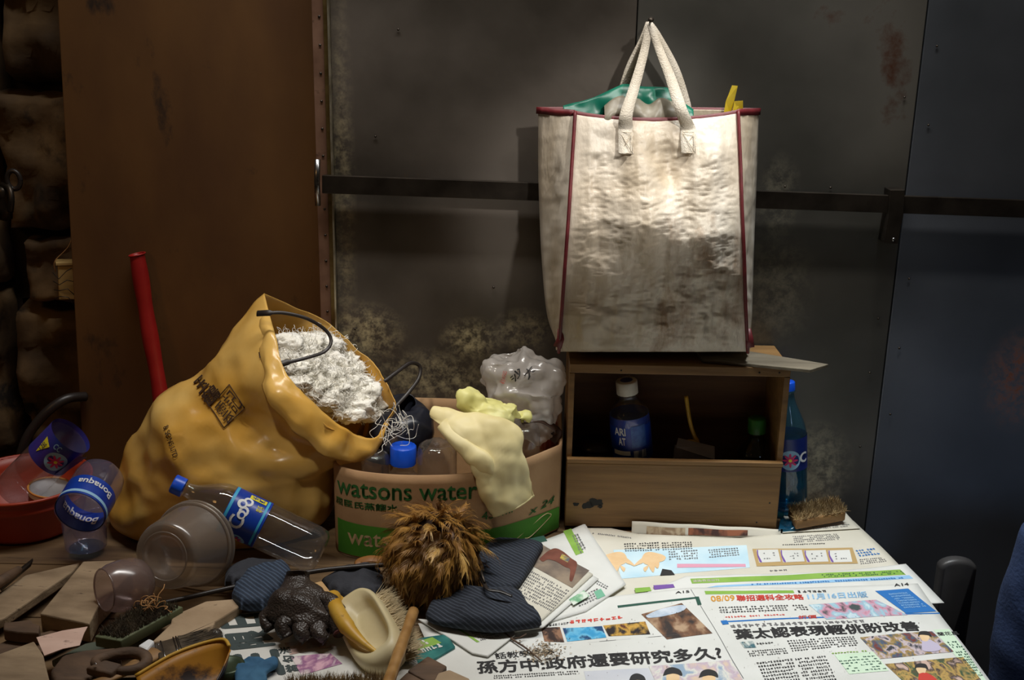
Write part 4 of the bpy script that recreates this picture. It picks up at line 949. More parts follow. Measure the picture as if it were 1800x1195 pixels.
# text runs around the bottle; seen from the camera it climbs along the girth
cyl_text(lb, 'Coo', mx, r+.0006, -.62, .86, z0+.030, z1-.012, m_white, .02)
for th, zc, s in ((.45, z0+.047, .0085), (.02, z0+.040, .0075)):
    cyl_poly(lb, mx, r+.0009, [(th+s/r*math.cos(2*math.pi*k/20), zc+s*math.sin(2*math.pi*k/20)) for k in range(20)], m_white, 'eye_print')
    cyl_poly(lb, mx, r+.0012, [(th+.5*s/r*math.cos(2*math.pi*k/16), zc-.001+.5*s*math.sin(2*math.pi*k/16)) for k in range(16)], m_lblue_label, 'eye_print')
obj('yellow_flash', band(mx, r+.0006, z0+.010, z0+.040, 0.86, 1.14, 10, 2), m_yellowp, lb)
cyl_text(lb, '汽水', mx, r+.001, 1.10, .90, z0+.013, z0+.037, m_lblue_label, .02, 'flash_text', True)
obj('cyan_wave', band(mx, r+.0004, z0+.004, z0+.008, -1.2, 1.3, 24, 1), m_cyanp, lb)
flower(lb, mx, r+.0005, -1.25, z0+.030, .011, r)
cyl_text(lb, '零系', mx, r+.0006, .40, .70, z0+.010, z0+.022, m_yellowp, .01, 'small_text')
obj('wrapper_edge', band(mx, r+.0003, z1-.006, z1-.001), m_cyanp, lb)
# --- cut bottle with the white lettering, propped on the basin
A = W(139, 903, 1.775); B = W(183, 830, 1.885); mx = frame(A, B); L = (B-A).length; r = .043
t = thing('cut_bottle', 'cut clear bottle with blue label and white lettering, open end towards the viewer', 'cut bottle', A)
bd = obj('bottle_body', G().lathe([(r, 0), (r*1.0, .05), (r*.97, .055), (r, .06), (r, L-.03), (r*.93, L-.012), (r*.7, L-.001), (r*.3, L), (.0001, L-.003)], mx, 48, lambda th, z: .012*math.cos(5*th)*(1 if z > .07 else 0)), m_petv, t)
lb = obj('label_band', band(mx, r+.0007, .004, .052, n=48, m=3), m_lblue_label, t)
cyl_text(lb, 'Bonaqua', mx, r+.0016, .75, -.75, .046, .028, m_white, .02)
lb2 = obj('label_inside', band(mx, r-.0012, .004, .052, n=48, m=3), m_lblue_label, t)
cyl_text(lb2, 'Bonaqua', mx, r-.0022, math.pi-.9, math.pi+.9, .044, .020, m_white, .02)
obj('wave_print', band(mx, r+.0012, .008, .014, -1.4, 1.4, 24, 1), m_lblue, lb)
# --- clear cup standing below it
A = T(152, 962, .010); mx = frame(A, A+Vector((0, 0, 1))); t = thing('plastic_cup', 'dusty clear plastic cup standing upright between basin and sack', 'cup', A)
obj('cup_wall', G().lathe([(.0001, .003), (.030, .001), (.036, .004), (.040, .085), (.042, .088), (.040, .090)], mx, 40), m_petv, t)
obj('water_drops', G().lathe([(.0001, .0035), (.026, .0045), (.030, .002)], mx, 24), m_petb, t)
# --- basin with its contents
m_basin = M('red brown plastic basin', (150, 46, 24), (168, 60, 34), scale=8, rough=.42)
c = W(42, 852, 1.975); c = Vector((c.x, 1.975, .004)); mx = frame(c, c+Vector((0, 0, 1))); t = thing('plastic_basin', 'red-brown plastic basin with a double rim at the left of the bench', 'basin', c)
obj('basin_wall', G().lathe([(.0001, .002), (.095, .001), (.100, .008), (.113, .060), (.117, .064), (.117, .068), (.114, .070), (.117, .082), (.122, .085), (.122, .091), (.118, .092), (.112, .070), (.097, .010), (.0001, .006)], mx, 64), m_basin, t)
obj('rim', G().tube([c+Vector((.121*math.cos(a*math.pi/24), .121*math.sin(a*math.pi/24), .090)) for a in range(49)], .0035, 8, cap=False), m_basin, t)
A = W(22, 868, 1.975); A.z = max(A.z, .030); B = W(122, 768, 1.975); mx = frame(A, B); L = (B-A).length; r = .041
t = thing('cut_bottle', 'cut clear bottle with a flower label standing slanted in the red-brown basin', 'cut bottle', A)
obj('bottle_body', G().lathe([(.0001, .004), (r*.7, 0), (r*.95, .006), (r, .02), (r, .06), (r*.97, .063), (r, .066), (r, L-.005)], mx, 48), m_petd, t)
lb = obj('label_band', band(mx, r+.0006, L-.062, L+.004, n=48, m=3), m_vlabel, t)
flower(lb, mx, r+.0014, .35, L-.034, .015, r)
cyl_poly(lb, mx, r+.0016, [(-.75, L-.010), (-.30, L-.018), (-.62, L-.046)], m_yellowp, 'yellow_flash'); cyl_text(lb, '1.25L', mx, r+.002, -.46, -.66, L-.036, L-.018, m_dkblue, .01, 'flash_text', True)
cyl_text(lb, 'CC', mx, r+.0016, -.2, .15, L-.014, L-.002, m_lblue, .02)
obj('peeled_label', band(mx, r+.004, L-.060, L+.006, .75, 1.15, 10, 3, lambda z: r+.002+.010*(z-L+.06)/.066), m_vlabel, lb)
c = W(100, 872, 1.945); c.z = .014; c.x = -.862; mx = frame(c+Vector((0, 0, 0)), c+Vector((.16, -.05, 1))); t = thing('tub_cup', 'white cup with an orange-brown rim band standing in the basin', 'cup', c)
ct_ = G().lathe([(.0001, .002), (.030, 0), (.036, .050), (.039, .080), (.040, .080), (.036, .050), (.030, .004)], mx, 40)
obj('cup_wall', ct_, m_white, t); obj('brown_band', band(mx, .0385, .030, .068, prof=lambda z: .0335+.06*(z-.03)+.003), M('brown cup print', (110, 70, 40), (84, 52, 32), scale=20, rough=.5), t)
obj('rim', G().tube([mx @ Vector((.0395*math.cos(a*math.pi/20), .0395*math.sin(a*math.pi/20), .079)) for a in range(41)], .002, 8, cap=False), M('orange cup rim', (196, 130, 60), rough=.45), t)
# --- milky tub on its side and a round cup
A = W(289, 978, 1.665); B = W(338, 957, 1.745); mx = frame(A, B); L = .098; t = thing('plastic_tub', 'milky round food tub lying on its side before the sack', 'tub', (A.x, A.y, A.z-.06))
obj('tub_wall', G().lathe([(.0001, .003), (.030, .002), (.032, .0), (.050, .001), (.054, .003), (.057, .012), (.067, L-.014), (.0685, L-.012), (.069, L)], mx, 64), m_milk, t)
for z, rr in ((L-.012, .0705), (L-.002, .0715)):
    obj('rim', G().tube([mx @ Vector((rr*math.cos(a*math.pi/30), rr*math.sin(a*math.pi/30), z)) for a in range(61)], .0028, 8, cap=False), m_milk, t)
obj('base_ring', G().tube([mx @ Vector((.040*math.cos(a*math.pi/24), .040*math.sin(a*math.pi/24), .0005)) for a in range(49)], .0014, 6, cap=False), m_milk, t)
A = W(183, 1037, 1.60); B = W(262, 1018, 1.655); mx = frame(A, B); L = (B-A).length; t = thing('plastic_cup', 'round milky brown plastic cup lying on wood scraps', 'cup', (A.x, A.y, A.z-.04))
obj('cup_wall', G().lathe([(.033, 0), (.0385, .012), (.0415, .030), (.041, .052), (.035, L-.012), (.024, L-.002), (.0001, L)], mx, 48), m_milk2, t)
obj('rim', G().tube([mx @ Vector((.0333*math.cos(a*math.pi/20), .0333*math.sin(a*math.pi/20), 0)) for a in range(41)], .0014, 6, cap=False), m_milk2, t)
# --- bottles in and beside the crate
A = Vector((.247, 2.068, .0755)); d = (W(1101, 668, 2.055)-A); B = A+d
t, bd, mx, L = pet('drink_bottle', 'small bottle with white cap and blue label standing in the crate', A, B, .039, m_pet, m_whitecap, neck=.0175, sh=.68, capr=.0205, caph=.026, petal=False)
z0, z1, r = .058, .146, .0396
lb = obj('label_band', band(mx, r, z0, z1, n=48, m=6, prof=lambda z: r-.002*((z-z0)/(z1-z0))**6), m_lblue_label, t)
cyl_text(lb, 'ARI', mx, r+.0008, -.85, -.25, z0+.056, z0+.072, m_white, .03); cyl_text(lb, 'AT', mx, r+.0008, -.65, -.28, z0+.036, z0+.052, m_white, .03)
obj('white_wave', band(mx, r+.0007, z0+.015, z0+.024, -1.0, -.1, 14, 1), m_white, lb); obj('fact_panel', band(mx, r+.0005, z0+.030, z0+.075, .0, .75, 14, 1), M('blue fact panel', (50, 96, 170), (34, 74, 150), scale=120, rough=.4), lb)
obj('bar_code', band(mx, r+.0007, z0+.008, z0+.024, .05, .7, 14, 1), M('bar code print', (214, 220, 228), (60, 84, 140), scale=90, rough=.5, stretch=(4, 4, .1)), lb)
obj('cap_print', G().lathe([(.012, L+.0004), (.0001, L+.0004)], mx, 24), m_vlabel, t)
A = Vector((.487, 2.085, .0755)); B = W(1331, 734, 2.085)
t, bd, mx, L = pet('drink_bottle', 'squat bottle with green cap standing at the crate inner end', A, B, .036, m_petg, m_greencap, neck=.014, sh=.42, capr=.0175, caph=.030, petal=False)
A = Vector((.562, 2.095, .0085)); B = W(1384, 670, 2.098)
t, bd, mx, L = pet('water_bottle', 'tall blue-tinted water bottle standing behind the crate end', A, B, .036, m_petb, m_bluecap, sh=.58, capr=.0145)
lb = obj('label_band', band(mx, .0366, L*.35, L*.60, n=48), m_dkblue, t); flower(lb, mx, .0372, .10, L*.44, .015, .036); cyl_text(lb, 'C', mx, .0374, .62, 1.15, L*.41, L*.49, m_white, .03)
obj('water', G().lathe([(.0001, .008), (.033, .008), (.0345, .02), (.0345, L*.55), (.0001, L*.55)], mx, 40), clear('blue water', (160, 215, 235), .05, .10, (90, 160, 190), .3), t)
# --- other things in the crate
m_darkpot = M('dark enamel', (34, 22, 20), (48, 32, 28), scale=20, rough=.3)
c = Vector((.165, 2.075, .0755)); mx = frame(c, c+Vector((0, 0, 1))); t = thing('lidded_pot', 'dark round lidded pot in the crate corner beside the white-capped bottle', 'pot', c)
obj('pot_body', G().lathe([(.0001, 0), (.034, 0), (.037, .004), (.037, .066), (.0001, .066)], mx, 40), m_darkpot, t); obj('lid', G().lathe([(.039, .066), (.0395, .072), (.030, .080), (.0001, .083)], mx, 40), m_darkpot, t)
m_ypl = M('yellow plastic', (180, 140, 40), (206, 166, 60), scale=20, rough=.4)
b0 = W(1222, 790, 2.07); t = thing('yellow_scissors', 'dim yellow-handled scissors standing in the crate middle', 'scissors', (b0.x, b0.y, .0755))
obj('handle', G().tube(spline([W(1232, 815, 2.07), W(1225, 780, 2.07), W(1213, 742, 2.075), W(1206, 696, 2.08)], 6), [.006]*8+[.004]*11, 8), m_ypl, t)
obj('finger_ring', G().tube([b0+Vector((-.012+.017*math.cos(a*math.pi/12), -.01, .012+.010*math.sin(a*math.pi/12))) for a in range(25)], .003, 8, cap=False), m_ypl, t)
obj('blade', G().tube([W(1232, 815, 2.07), W(1240, 850, 2.07)], [.004, .001], 6), m_chrome, t)
q = [W(1188, 786, 2.03), W(1256, 808, 2.03), W(1256, 785, 2.055), W(1192, 770, 2.055)]
t = thing('grey_card', 'pale grey folded card leaning in the crate before the scissors', 'card', q[0]); obj('card_leaf', G().add(q, [(0, 1, 2, 3)]), M('grey card', (150, 146, 150), (170, 166, 168), scale=10, rough=.7), t, solid=.001, smooth=False)
obj('card_back', G().prism([q[0]+Vector((0, .03, -.06)), q[1]+Vector((0, .03, -.045)), q[1]+Vector((0, .012, 0)), q[0]+Vector((0, .012, 0))], (0, .001, 0)), MATS['grey card'], t, smooth=False)
# ================================================================== brushes
m_bristle = M('stiff bristles', (120, 96, 62), (176, 150, 104), scale=60, rough=.8)
m_bristled = M('dark bristles', (58, 48, 36), (92, 78, 58), scale=60, rough=.8)
m_blockwood = M('worn brush wood', (128, 94, 54), (156, 118, 72), scale=10, rough=.6, stretch=(1, 4, 4), spots=(70, 48, 28), spot_scale=14, spot_lo=.6)
def bristles(par, pts, direction, ln, mat, r=.0007, jit=.25, seed=1, name='bristles'):
    rnd = random.Random(seed); g = G(); d0 = Vector(direction).normalized()
    for p in pts:
        d = (d0+Vector((rnd.gauss(0, jit), rnd.gauss(0, jit), rnd.gauss(0, jit)))).normalized(); e = p+d*ln*rnd.uniform(.7, 1.1)
        s = d.orthogonal().normalized()*r; s2 = d.cross(s)
        g.add([p+s, p-s*.5+s2*.87, p-s*.5-s2*.87, e], [(0, 1, 3), (1, 2, 3), (2, 0, 3)])
    return tag(obj(name, g, mat, par, smooth=False, recalc=False), kind='stuff')
def rnd_quad(q, n, seed):
    r = random.Random(seed); return [bil(q, r.random(), r.random()) for _ in range(n)]
# scrubbing brush behind the crate end
q = [T(1398, 932, .012), T(1486, 916, .012), T(1470, 893, .012), T(1384, 908, .012)]
t = thing('scrubbing_brush', 'worn wooden scrubbing brush, bristles up, beside the blue bottle', 'brush', (sum(p.x for p in q)/4, sum(p.y for p in q)/4, .009))
zz = Vector((0, 0, .020)); obj('brush_block', G().prism([p+zz for p in q], (0, 0, -.020)), m_blockwood, t, bevel=.004)
bristles(t, [p+zz for p in rnd_quad(q, 1300, 3)], (0, 0, 1), .014, m_bristle, .0009, .5, 4)
# blue plastic scrap by the bottle
q = [T(1368, 934, .010), T(1412, 930, .010), T(1405, 918, .012), T(1372, 912, .014)]
cs = tag(obj('plastic_scrap', G().grid([[bil(q, i/12, j/8)+Vector((0, 0, .006*ridge((i*.3, j*.3, 0), 1, 2))) for j in range(9)] for i in range(13)]), clear('turquoise film', (90, 180, 210), .15, .4, (60, 150, 190)), solid=-.0008, org=q[0]), 'crumpled turquoise plastic scrap at the crate front corner', 'plastic')
# cream plastic scrubbing brush in the foreground
m_cream = M('cream plastic', (212, 196, 150), (228, 214, 172), scale=14, rough=.42, spots=(120, 84, 40), spot_scale=26, spot_lo=.66, trans=.1)
m_amber = M('yellowed plastic', (206, 156, 48), (226, 184, 84), scale=16, rough=.42, spots=(84, 50, 22), spot_scale=40, spot_lo=.6, trans=.1)
ca, cb = T(622, 1058, .050), T(676, 1160, .040); cc = (ca+cb)*.5; ux = (cb-ca).normalized(); uz = Vector((-.42, -.28, .87)); uz = (uz-ux*uz.dot(ux)).normalized(); uy = uz.cross(ux)
if uy.x < 0: uy = -uy
hl = (cb-ca).length/2+.012; hw = .040
t = thing('hand_brush', 'cream plastic hand brush with a yellowed arched grip, bristles sideways', 'brush', (cc.x, cc.y, .02))
def sq(th, e=3.2):
    c, s = math.cos(th), math.sin(th); return math.copysign(abs(c)**(2/e), c), math.copysign(abs(s)**(2/e), s)
P = []
for zf, rr in ((-.022, .55), (-.024, .90), (-.020, .99), (-.004, 1.0), (.010, .97), (.017, .90), (.019, .80)):
    P.append([cc+ux*hl*rr*sq(2*math.pi*k/56)[0]+uy*hw*rr*sq(2*math.pi*k/56)[1]+uz*zf for k in range(56)])
for rr in (.68, .60, .54, .40, .2, .01):
    zf = .019-.020*min(1, (.80-rr)/.22)
    P.append([cc+ux*hl*(rr*sq(2*math.pi*k/56)[0]*.92)+uy*(hw*rr*sq(2*math.pi*k/56)[1]*.8+.006)+uz*zf for k in range(56)])
g = G().grid(P, True); g.f.append(tuple(range(56))); obj('brush_body', g, m_cream, t)
pth = spline([cc-ux*hl*.93-uy*hw*.45+uz*.010, cc-ux*hl*.86-uy*hw*.55+uz*.030, cc-ux*hl*.4-uy*hw*.60+uz*.040, cc+ux*hl*.1-uy*hw*.55+uz*.034, cc+ux*hl*.5-uy*hw*.35+uz*.024, cc+ux*hl*.82-uy*hw*.05+uz*.012], 7)
obj('arched_grip', G().tube(pth, [.010]*6+[.0125]*16+[.011-.0007*k for k in range(len(pth)-22)], 14, up=uy), m_amber, t)
rq = [cc-ux*hl*.85+uy*hw*.55-uz*.022, cc+ux*hl*.9+uy*hw*.5-uz*.022, cc+ux*hl*.9+uy*hw*.9-uz*.010, cc-ux*hl*.85+uy*hw*.9-uz*.010]
bristles(t, rnd_quad(rq, 1300, 8), uy*1.0-uz*.35, .034, M('pale bristles', (176, 156, 120), (206, 188, 150), scale=60, rough=.8), .0009, .25, 9)
rq = [cc-ux*hl*.8-uy*hw*.7-uz*.024, cc+ux*hl*.85-uy*hw*.7-uz*.024, cc+ux*hl*.85+uy*hw*.8-uz*.024, cc-ux*hl*.8+uy*hw*.8-uz*.024]
bristles(t, rnd_quad(rq, 700, 10), -uz, .02, m_bristled, .0008, .2, 11)
# brush at the lower frame edge
q = [T(500, 1225, .045), T(690, 1215, .045), T(672, 1186, .05), T(505, 1190, .05)]
t = thing('bristle_brush', 'grey-brown bristle brush at the very bottom, below the magazine picture', 'brush', (sum(p.x for p in q)/4, q[0].y, .026))
obj('brush_block', G().prism([p-Vector((0, 0, .012)) for p in q], (0, 0, -.012)), m_blockwood, t, bevel=.003)
bristles(t, [p-Vector((0, 0, .012)) for p in rnd_quad(q, 2200, 12)], (0, .25, 1), .022, m_bristle, .0009, .35, 13)
# flat bristle brush among the wood scraps
q = [T(166, 1118, .046), T(212, 1126, .046), T(322, 1066, .044), T(262, 1050, .044)]
t = thing('bristle_brush', 'flat dusty bristle brush with a green wooden edge under the string tangle', 'brush', (q[0].x+.05, q[0].y+.05, .02))
obj('brush_block', G().prism(q, (0, 0, -.018)), M('green painted wood', (84, 92, 64), (104, 108, 78), scale=14, rough=.7), t, bevel=.002)
bristles(t, rnd_quad([q[0].lerp(q[2], .05), q[1].lerp(q[3], .05), q[2].lerp(q[0], .05), q[3].lerp(q[1], .05)], 1700, 14), (0, 0, 1), .012, m_bristled, .0009, .4, 15)
# paintbrush
t = thing('paintbrush', 'old flat paintbrush with a steel ferrule and stiff dark bristles', 'paintbrush', T(215, 1180, .05))
z = .058
fq = [T(272, 1130, z), T(312, 1118, z), T(323, 1150, z), T(282, 1166, z)]
fo = obj('ferrule', G().prism(fq, (0, 0, -.012)), M('tarnished ferrule', (110, 98, 84), (150, 138, 120), scale=30, rough=.35, metal=.8), t, bevel=.002)
for k in (.25, .8, .92):
    a = fq[0].lerp(fq[1], k); b = fq[3].lerp(fq[2], k); obj('ferrule_ridge', G().tube([a+Vector((0, 0, .0005)), b+Vector((0, 0, .0005))], .0011, 6), m_chrome, fo)
c = fq[0].lerp(fq[2], .12); obj('ferrule_nail', G().lathe([(.0001, .0012), (.0016, 0)], frame(c, c+Vector((0, 0, 1))), 10), m_chrome, fo)
hd = spline([T(277, 1148, z-.006), T(250, 1162, z-.006), T(215, 1182, z-.006), T(170, 1200, z-.006), T(110, 1218, z-.008), T(60, 1230, z-.008)], 6); n_ = len(hd)
obj('handle', G().tube(hd, [.0175-.0085*min(1, i/14) for i in range(n_)], 12, flat=.42, up=(0, 0, 1)), m_blockwood, t)
rq = [fq[1].lerp(fq[2], .0), fq[2]*1.0, fq[2]-Vector((0, 0, .01)), fq[1]-Vector((0, 0, .01))]
bd_ = (T(368, 1122, z)-fq[1].lerp(fq[2], .5)).normalized(); bristles(t, rnd_quad(rq, 900, 16), bd_, .062, m_bristled, .0009, .06, 17)
# ================================================================== wood scraps
m_wood_a = M('old grey-brown wood', (126, 106, 82), (160, 138, 110), scale=6, rough=.8, stretch=(2, 5, 5), bump=.35, bscale=26, spots=(56, 40, 28), spot_scale=12, spot_lo=.62)
m_wood_b = M('dark old wood', (78, 60, 46), (104, 80, 60), scale=7, rough=.75, stretch=(2, 5, 5), bump=.35, bscale=26)
m_wood_c = M('pale gritty wood', (156, 132, 104), (184, 160, 130), scale=9, rough=.9, bump=.5, bscale=50, spots=(70, 52, 38), spot_scale=24, spot_lo=.63)
m_pinkp = M('pink flaking paper', (206, 172, 156), (222, 190, 174), scale=10, rough=.8, spots=(80, 50, 40), spot_scale=24, spot_lo=.58, stretch=(1, 3, 1))
m_slate2 = M('slate grey wood edge', (80, 86, 72), (98, 104, 88), scale=12, rough=.75)
def slab(name, label, cat, pts, th, mat, z=None, bevel=.0025, group=None, smooth=False):
    p3 = [T(a[0], a[1], a[2] if len(a) > 2 else z) for a in pts]; c = sum(p3, Vector())/len(p3)
    return tag(obj(name, G().prism(p3, (0, 0, -th)), mat, smooth=smooth, bevel=bevel, org=(c.x, c.y, c.z-th)), label, cat, group)
GW = 'wood scraps piled on the bench'
slab('wood_scrap', 'broad grey-brown board with a greenish cut edge below the basin', 'wood', [(-60, 1072), (-10, 1046), (45, 1010), (140, 988), (128, 1004), (8, 1086), (-60, 1112)], .016, m_wood_a, .030, group=GW)
slab('wood_scrap', 'wedge-shaped brown board narrowing towards the basin, thick front end', 'wood', [(146, 986), (206, 984), (232, 1004), (172, 1066), (157, 1096), (70, 1078), (118, 1020)], .034, m_wood_a, .042, group=GW)
slab('wood_scrap', 'brown board end cut off by the lower corner of the picture', 'wood', [(-60, 1165), (0, 1148), (60, 1126), (76, 1150), (98, 1240), (-60, 1240)], .03, m_wood_a, .068, group=GW)
slab('wood_scrap', 'small dark notched block beside the pink paper', 'wood', [(6, 1094), (54, 1088), (58, 1094), (70, 1098), (68, 1112), (30, 1110), (6, 1106)], .02, m_wood_b, .040, group=GW)
slab('wood_scrap', 'pale gritty broken board between brush and magazine', 'wood', [(266, 1128), (300, 1096), (302, 1082), (362, 1056), (424, 1051), (420, 1066), (378, 1092), (372, 1108), (330, 1122)], .026, m_wood_c, .034, group=GW)
slab('wood_scrap', 'thin dark plank lying under the notched block', 'wood', [(-20, 1140), (20, 1120), (70, 1112), (160, 1090), (165, 1100), (90, 1140), (0, 1165)], .012, m_wood_b, .018, group=GW)
slab('wood_scrap', 'dark brown square tile of wood nearest the stick', 'wood', [(716, 1178), (752, 1152), (786, 1170), (764, 1196), (756, 1200)], .010, m_wood_b, .030, group=GW)
slab('wood_scrap', 'dark brown wood tile cut by the bottom edge beside the stick', 'wood', [(690, 1205), (716, 1180), (760, 1198), (742, 1235), (700, 1240)], .010, m_wood_b, .027, group=GW)
slab('wood_scrap', 'pinkish gritty chip beside the dark wood tiles', 'wood', [(770, 1182), (790, 1176), (826, 1192), (822, 1215), (756, 1210)], .008, m_wood_c, .036, group=GW)
slab('wood_scrap', 'long thin slat edge under the tub and string', 'wood', [(90, 1160), (150, 1130), (250, 1110), (262, 1122), (180, 1150), (110, 1176)], .010, m_slate2, .016, group=GW)
slab('wood_scrap', 'pale plank stub lying behind the dark glove', 'wood', [(550, 1024), (566, 1020), (582, 1040), (574, 1050), (556, 1052)], .02, M('pale stub wood', (196, 160, 110), (176, 138, 92), scale=10, rough=.7), .045, group=GW)
slab('wood_scrap', 'greenish offcut sliver at the bottom under the paintbrush handle', 'wood', [(140, 1205), (200, 1190), (262, 1188), (262, 1215), (150, 1235)], .016, m_slate2, .040, group=GW)
slab('pink_paper', 'pale pink flaking paper scrap lying on the wood pieces', 'paper', [(64, 1120), (110, 1108), (154, 1101), (148, 1112), (140, 1134), (110, 1140), (78, 1152)], .0012, m_pinkp, .053, 0)
t = thing('trowel', 'blackened flat trowel lying on the boards by the basin', 'trowel', T(20, 1005, .03))
obj('blade', G().prism([T(-6, 1026, .040), T(32, 1000, .042), T(58, 980, .044), T(54, 990, .042), T(2, 1034, .040)], (0, 0, -.006)), m_steel, t, bevel=.001)
obj('handle', G().tube([T(34, 1000, .046), T(10, 1016, .046), T(-30, 1044, .046)], [.006, .009, .010], 10), m_wood_b, t)
# dark wooden hand plane
t = thing('hand_plane', 'dark wooden hand plane with a round open grip, behind the paintbrush', 'hand plane', T(150, 1165, .03))
pb = [T(88, 1178, .050), T(110, 1150, .054), T(150, 1140, .058), T(205, 1136, .058), T(215, 1148, .054), T(180, 1172, .05), T(150, 1195, .05), T(95, 1196, .05)]
obj('plane_body', G().prism(pb, (0, 0, -.028)), m_wood_b, t, bevel=.005)
gc = T(212, 1152, .068); obj('grip_ring', G().tube([gc+Vector((.036*math.cos(a*math.pi/14), .022*math.sin(a*math.pi/14), -.010+.002*math.sin(a*math.pi/7))) for a in range(-7, 19)], [.006+.003*math.sin(math.pi*k/25) for k in range(26)], 12), m_wood_b, t)
obj('wedge', G().prism([T(150, 1172, .066), T(185, 1158, .070), T(215, 1166, .066), T(195, 1184, .062)], (0, 0, -.014)), m_wood_b, t, bevel=.003)
c = T(168, 1166, .0715); obj('screw', G().lathe([(.0001, .0015), (.002, 0)], frame(c, c+Vector((0, 0, 1))), 10), m_chrome, t)
slab('eraser_block', 'small white block tucked behind the paintbrush ferrule', 'block', [(242, 1134), (262, 1121), (272, 1126), (258, 1142)], .016, m_white, .060, .003)
# stained trough-shaped scoop
t = thing('stained_scoop', 'amber plastic scoop with dark stains, its rim lit, beside the magazine', 'scoop', T(330, 1175, .04))
a0, a1 = [T(238, 1188, .052), T(300, 1152, .066), T(352, 1132, .074), T(392, 1124, .080), T(403, 1136, .078)], [T(300, 1260, .05), T(330, 1240, .05), T(360, 1222, .052), T(384, 1190, .06), T(405, 1142, .074)]
u0, u1 = spline(a0, 6), spline(a1, 6)
P = []
for p_, q_ in zip(u0, u1):
    P.append([p_.lerp(q_, j/10)+Vector((0, 0, -.030*math.sin(math.pi*j/10)*min(1, (q_-p_).length/.06))) for j in range(11)])
m_stain = M('stained amber plastic', (190, 134, 44), (160, 104, 34), scale=10, rough=.35, spots=(40, 24, 20), spot_scale=11, spot_lo=.50, trans=.1)
obj('scoop_shell', G().grid(P), m_stain, t, solid=-.002)
obj('rim', G().tube(u0, .0028, 8), m_amber, t)
c = T(400, 1182, .022); mx = frame(c, c+Vector((0, 0, 1))); t = thing('green_tin', 'small round dark green tin beside the magazine edge', 'tin', (c.x, c.y, .003))
obj('tin_body', G().lathe([(.0001, -.019), (.024, -.019), (.024, .010), (.0001, .010)], mx, 36), M('dark green tin', (56, 70, 52), (72, 84, 62), scale=20, rough=.4, metal=.4), t)
obj('lid', G().lathe([(.0255, .002), (.0255, .013), (.020, .0145), (.018, .012), (.0001, .012)], mx, 36), MATS['dark green tin'], t)
c = T(378, 1118, .03); tag(obj('steel_ball', G().lathe([(.012*math.sin(k*math.pi/14)+.0001, -.012*math.cos(k*math.pi/14)) for k in range(15)], frame(c, c+Vector((0, 0, 1))), 24), m_chrome, org=c), 'shiny grey steel ball beside the magazine edge', 'ball')
# ================================================================== cloth, gloves, duster
m_stripe = M('navy pinstripe cloth', (28, 33, 43), rough=.9, wave=((62, 68, 80), 62, 'DIAGONAL', .6, 1.0), bump=.4, bscale=200)
m_stripe2 = M('navy ribbed cloth', (36, 48, 66), rough=.85, wave=((66, 82, 104), 60, 'DIAGONAL', .5, .9), bump=.4, bscale=200)
m_dcloth = M('charcoal cloth', (40, 42, 48), (56, 58, 66), scale=14, rough=.9, bump=.4, bscale=160)
m_leather = M('black rubberised glove', (44, 37, 33), (62, 52, 46), scale=14, rough=.38, dimple=330)
def cushion(name, label, cat, pts, z, h, mat, seed, amp=.006, sc=26, flat=.5, par=None, n=72, rings=12):
    ol = [T(a, b, z) for a, b in pts]; g = puff(ol, h, rings, n, seed, amp, sc, flat, under=.002); c = sum(ol, Vector())/len(ol)
    if par is not None: return obj(name, g, mat, par)
    return tag(obj(name, g, mat, org=(c.x, c.y, z)), label, cat)
t = thing('striped_pouch', 'navy pinstriped cloth pouch with a zip lying before the feather duster', 'cloth', T(850, 1060, .022))
cushion('lower_fold', '', '', [(748, 1086), (762, 1060), (800, 1046), (850, 1040), (905, 1046), (930, 1070), (952, 1098), (920, 1106), (868, 1112), (800, 1104), (760, 1096)], .024, .022, m_stripe, 3, .012, 16, par=t)
cushion('upper_fold', '', '', [(846, 1040), (836, 1000), (850, 966), (880, 952), (950, 958), (946, 980), (925, 1015), (905, 1038), (875, 1044)], .024, .014, m_stripe, 5, .009, 16, par=t)
zp = spline([T(842, 1000, .056), T(850, 1022, .060), T(858, 1036, .062), T(880, 1040, .060), T(900, 1048, .056)], 6)
zo = obj('zip_tape', G().tube(zp, .0035, 8, flat=.5, up=(0, 0, 1)), m_band, t); obj('zip_pull', G().tube([T(852, 1024, .064), T(846, 1006, .066), T(842, 996, .064)], [.002, .0025, .0015], 8), m_steel, t)
cushion('ribbed_cloth', 'crumpled navy ribbed cloth scrap between tub and dark glove', 'cloth', [(408, 1056), (420, 1032), (450, 1012), (500, 1002), (512, 1020), (490, 1050), (462, 1072), (425, 1072)], .030, .030, m_stripe2, 7)
cushion('dark_cloth', 'slate blue cloth rag tucked behind the tub', 'cloth', [(395, 1030), (400, 1012), (430, 1000), (470, 998), (500, 1004), (470, 1016), (430, 1030)], .030, .024, m_dcloth, 9)
cushion('dark_cloth', 'flat charcoal cloth lying between the dark glove and the feather duster', 'cloth', [(565, 1030), (600, 1012), (640, 1004), (668, 1012), (676, 1040), (650, 1052), (600, 1056)], .022, .024, m_dcloth, 11)
cushion('blue_rag', 'small blue rag lying on the huge grey characters', 'rag', [(412, 1186), (420, 1166), (445, 1158), (468, 1164), (486, 1158), (488, 1172), (470, 1184), (466, 1205), (420, 1210)], .030, .008, M('blue rag cloth', (48, 92, 128), (64, 112, 146), scale=20, rough=.85, bump=.4), 13, .004, 50)
t = thing('work_glove', 'crumpled black rubberised work glove lying on the magazine top', 'glove', T(525, 1085, .03))
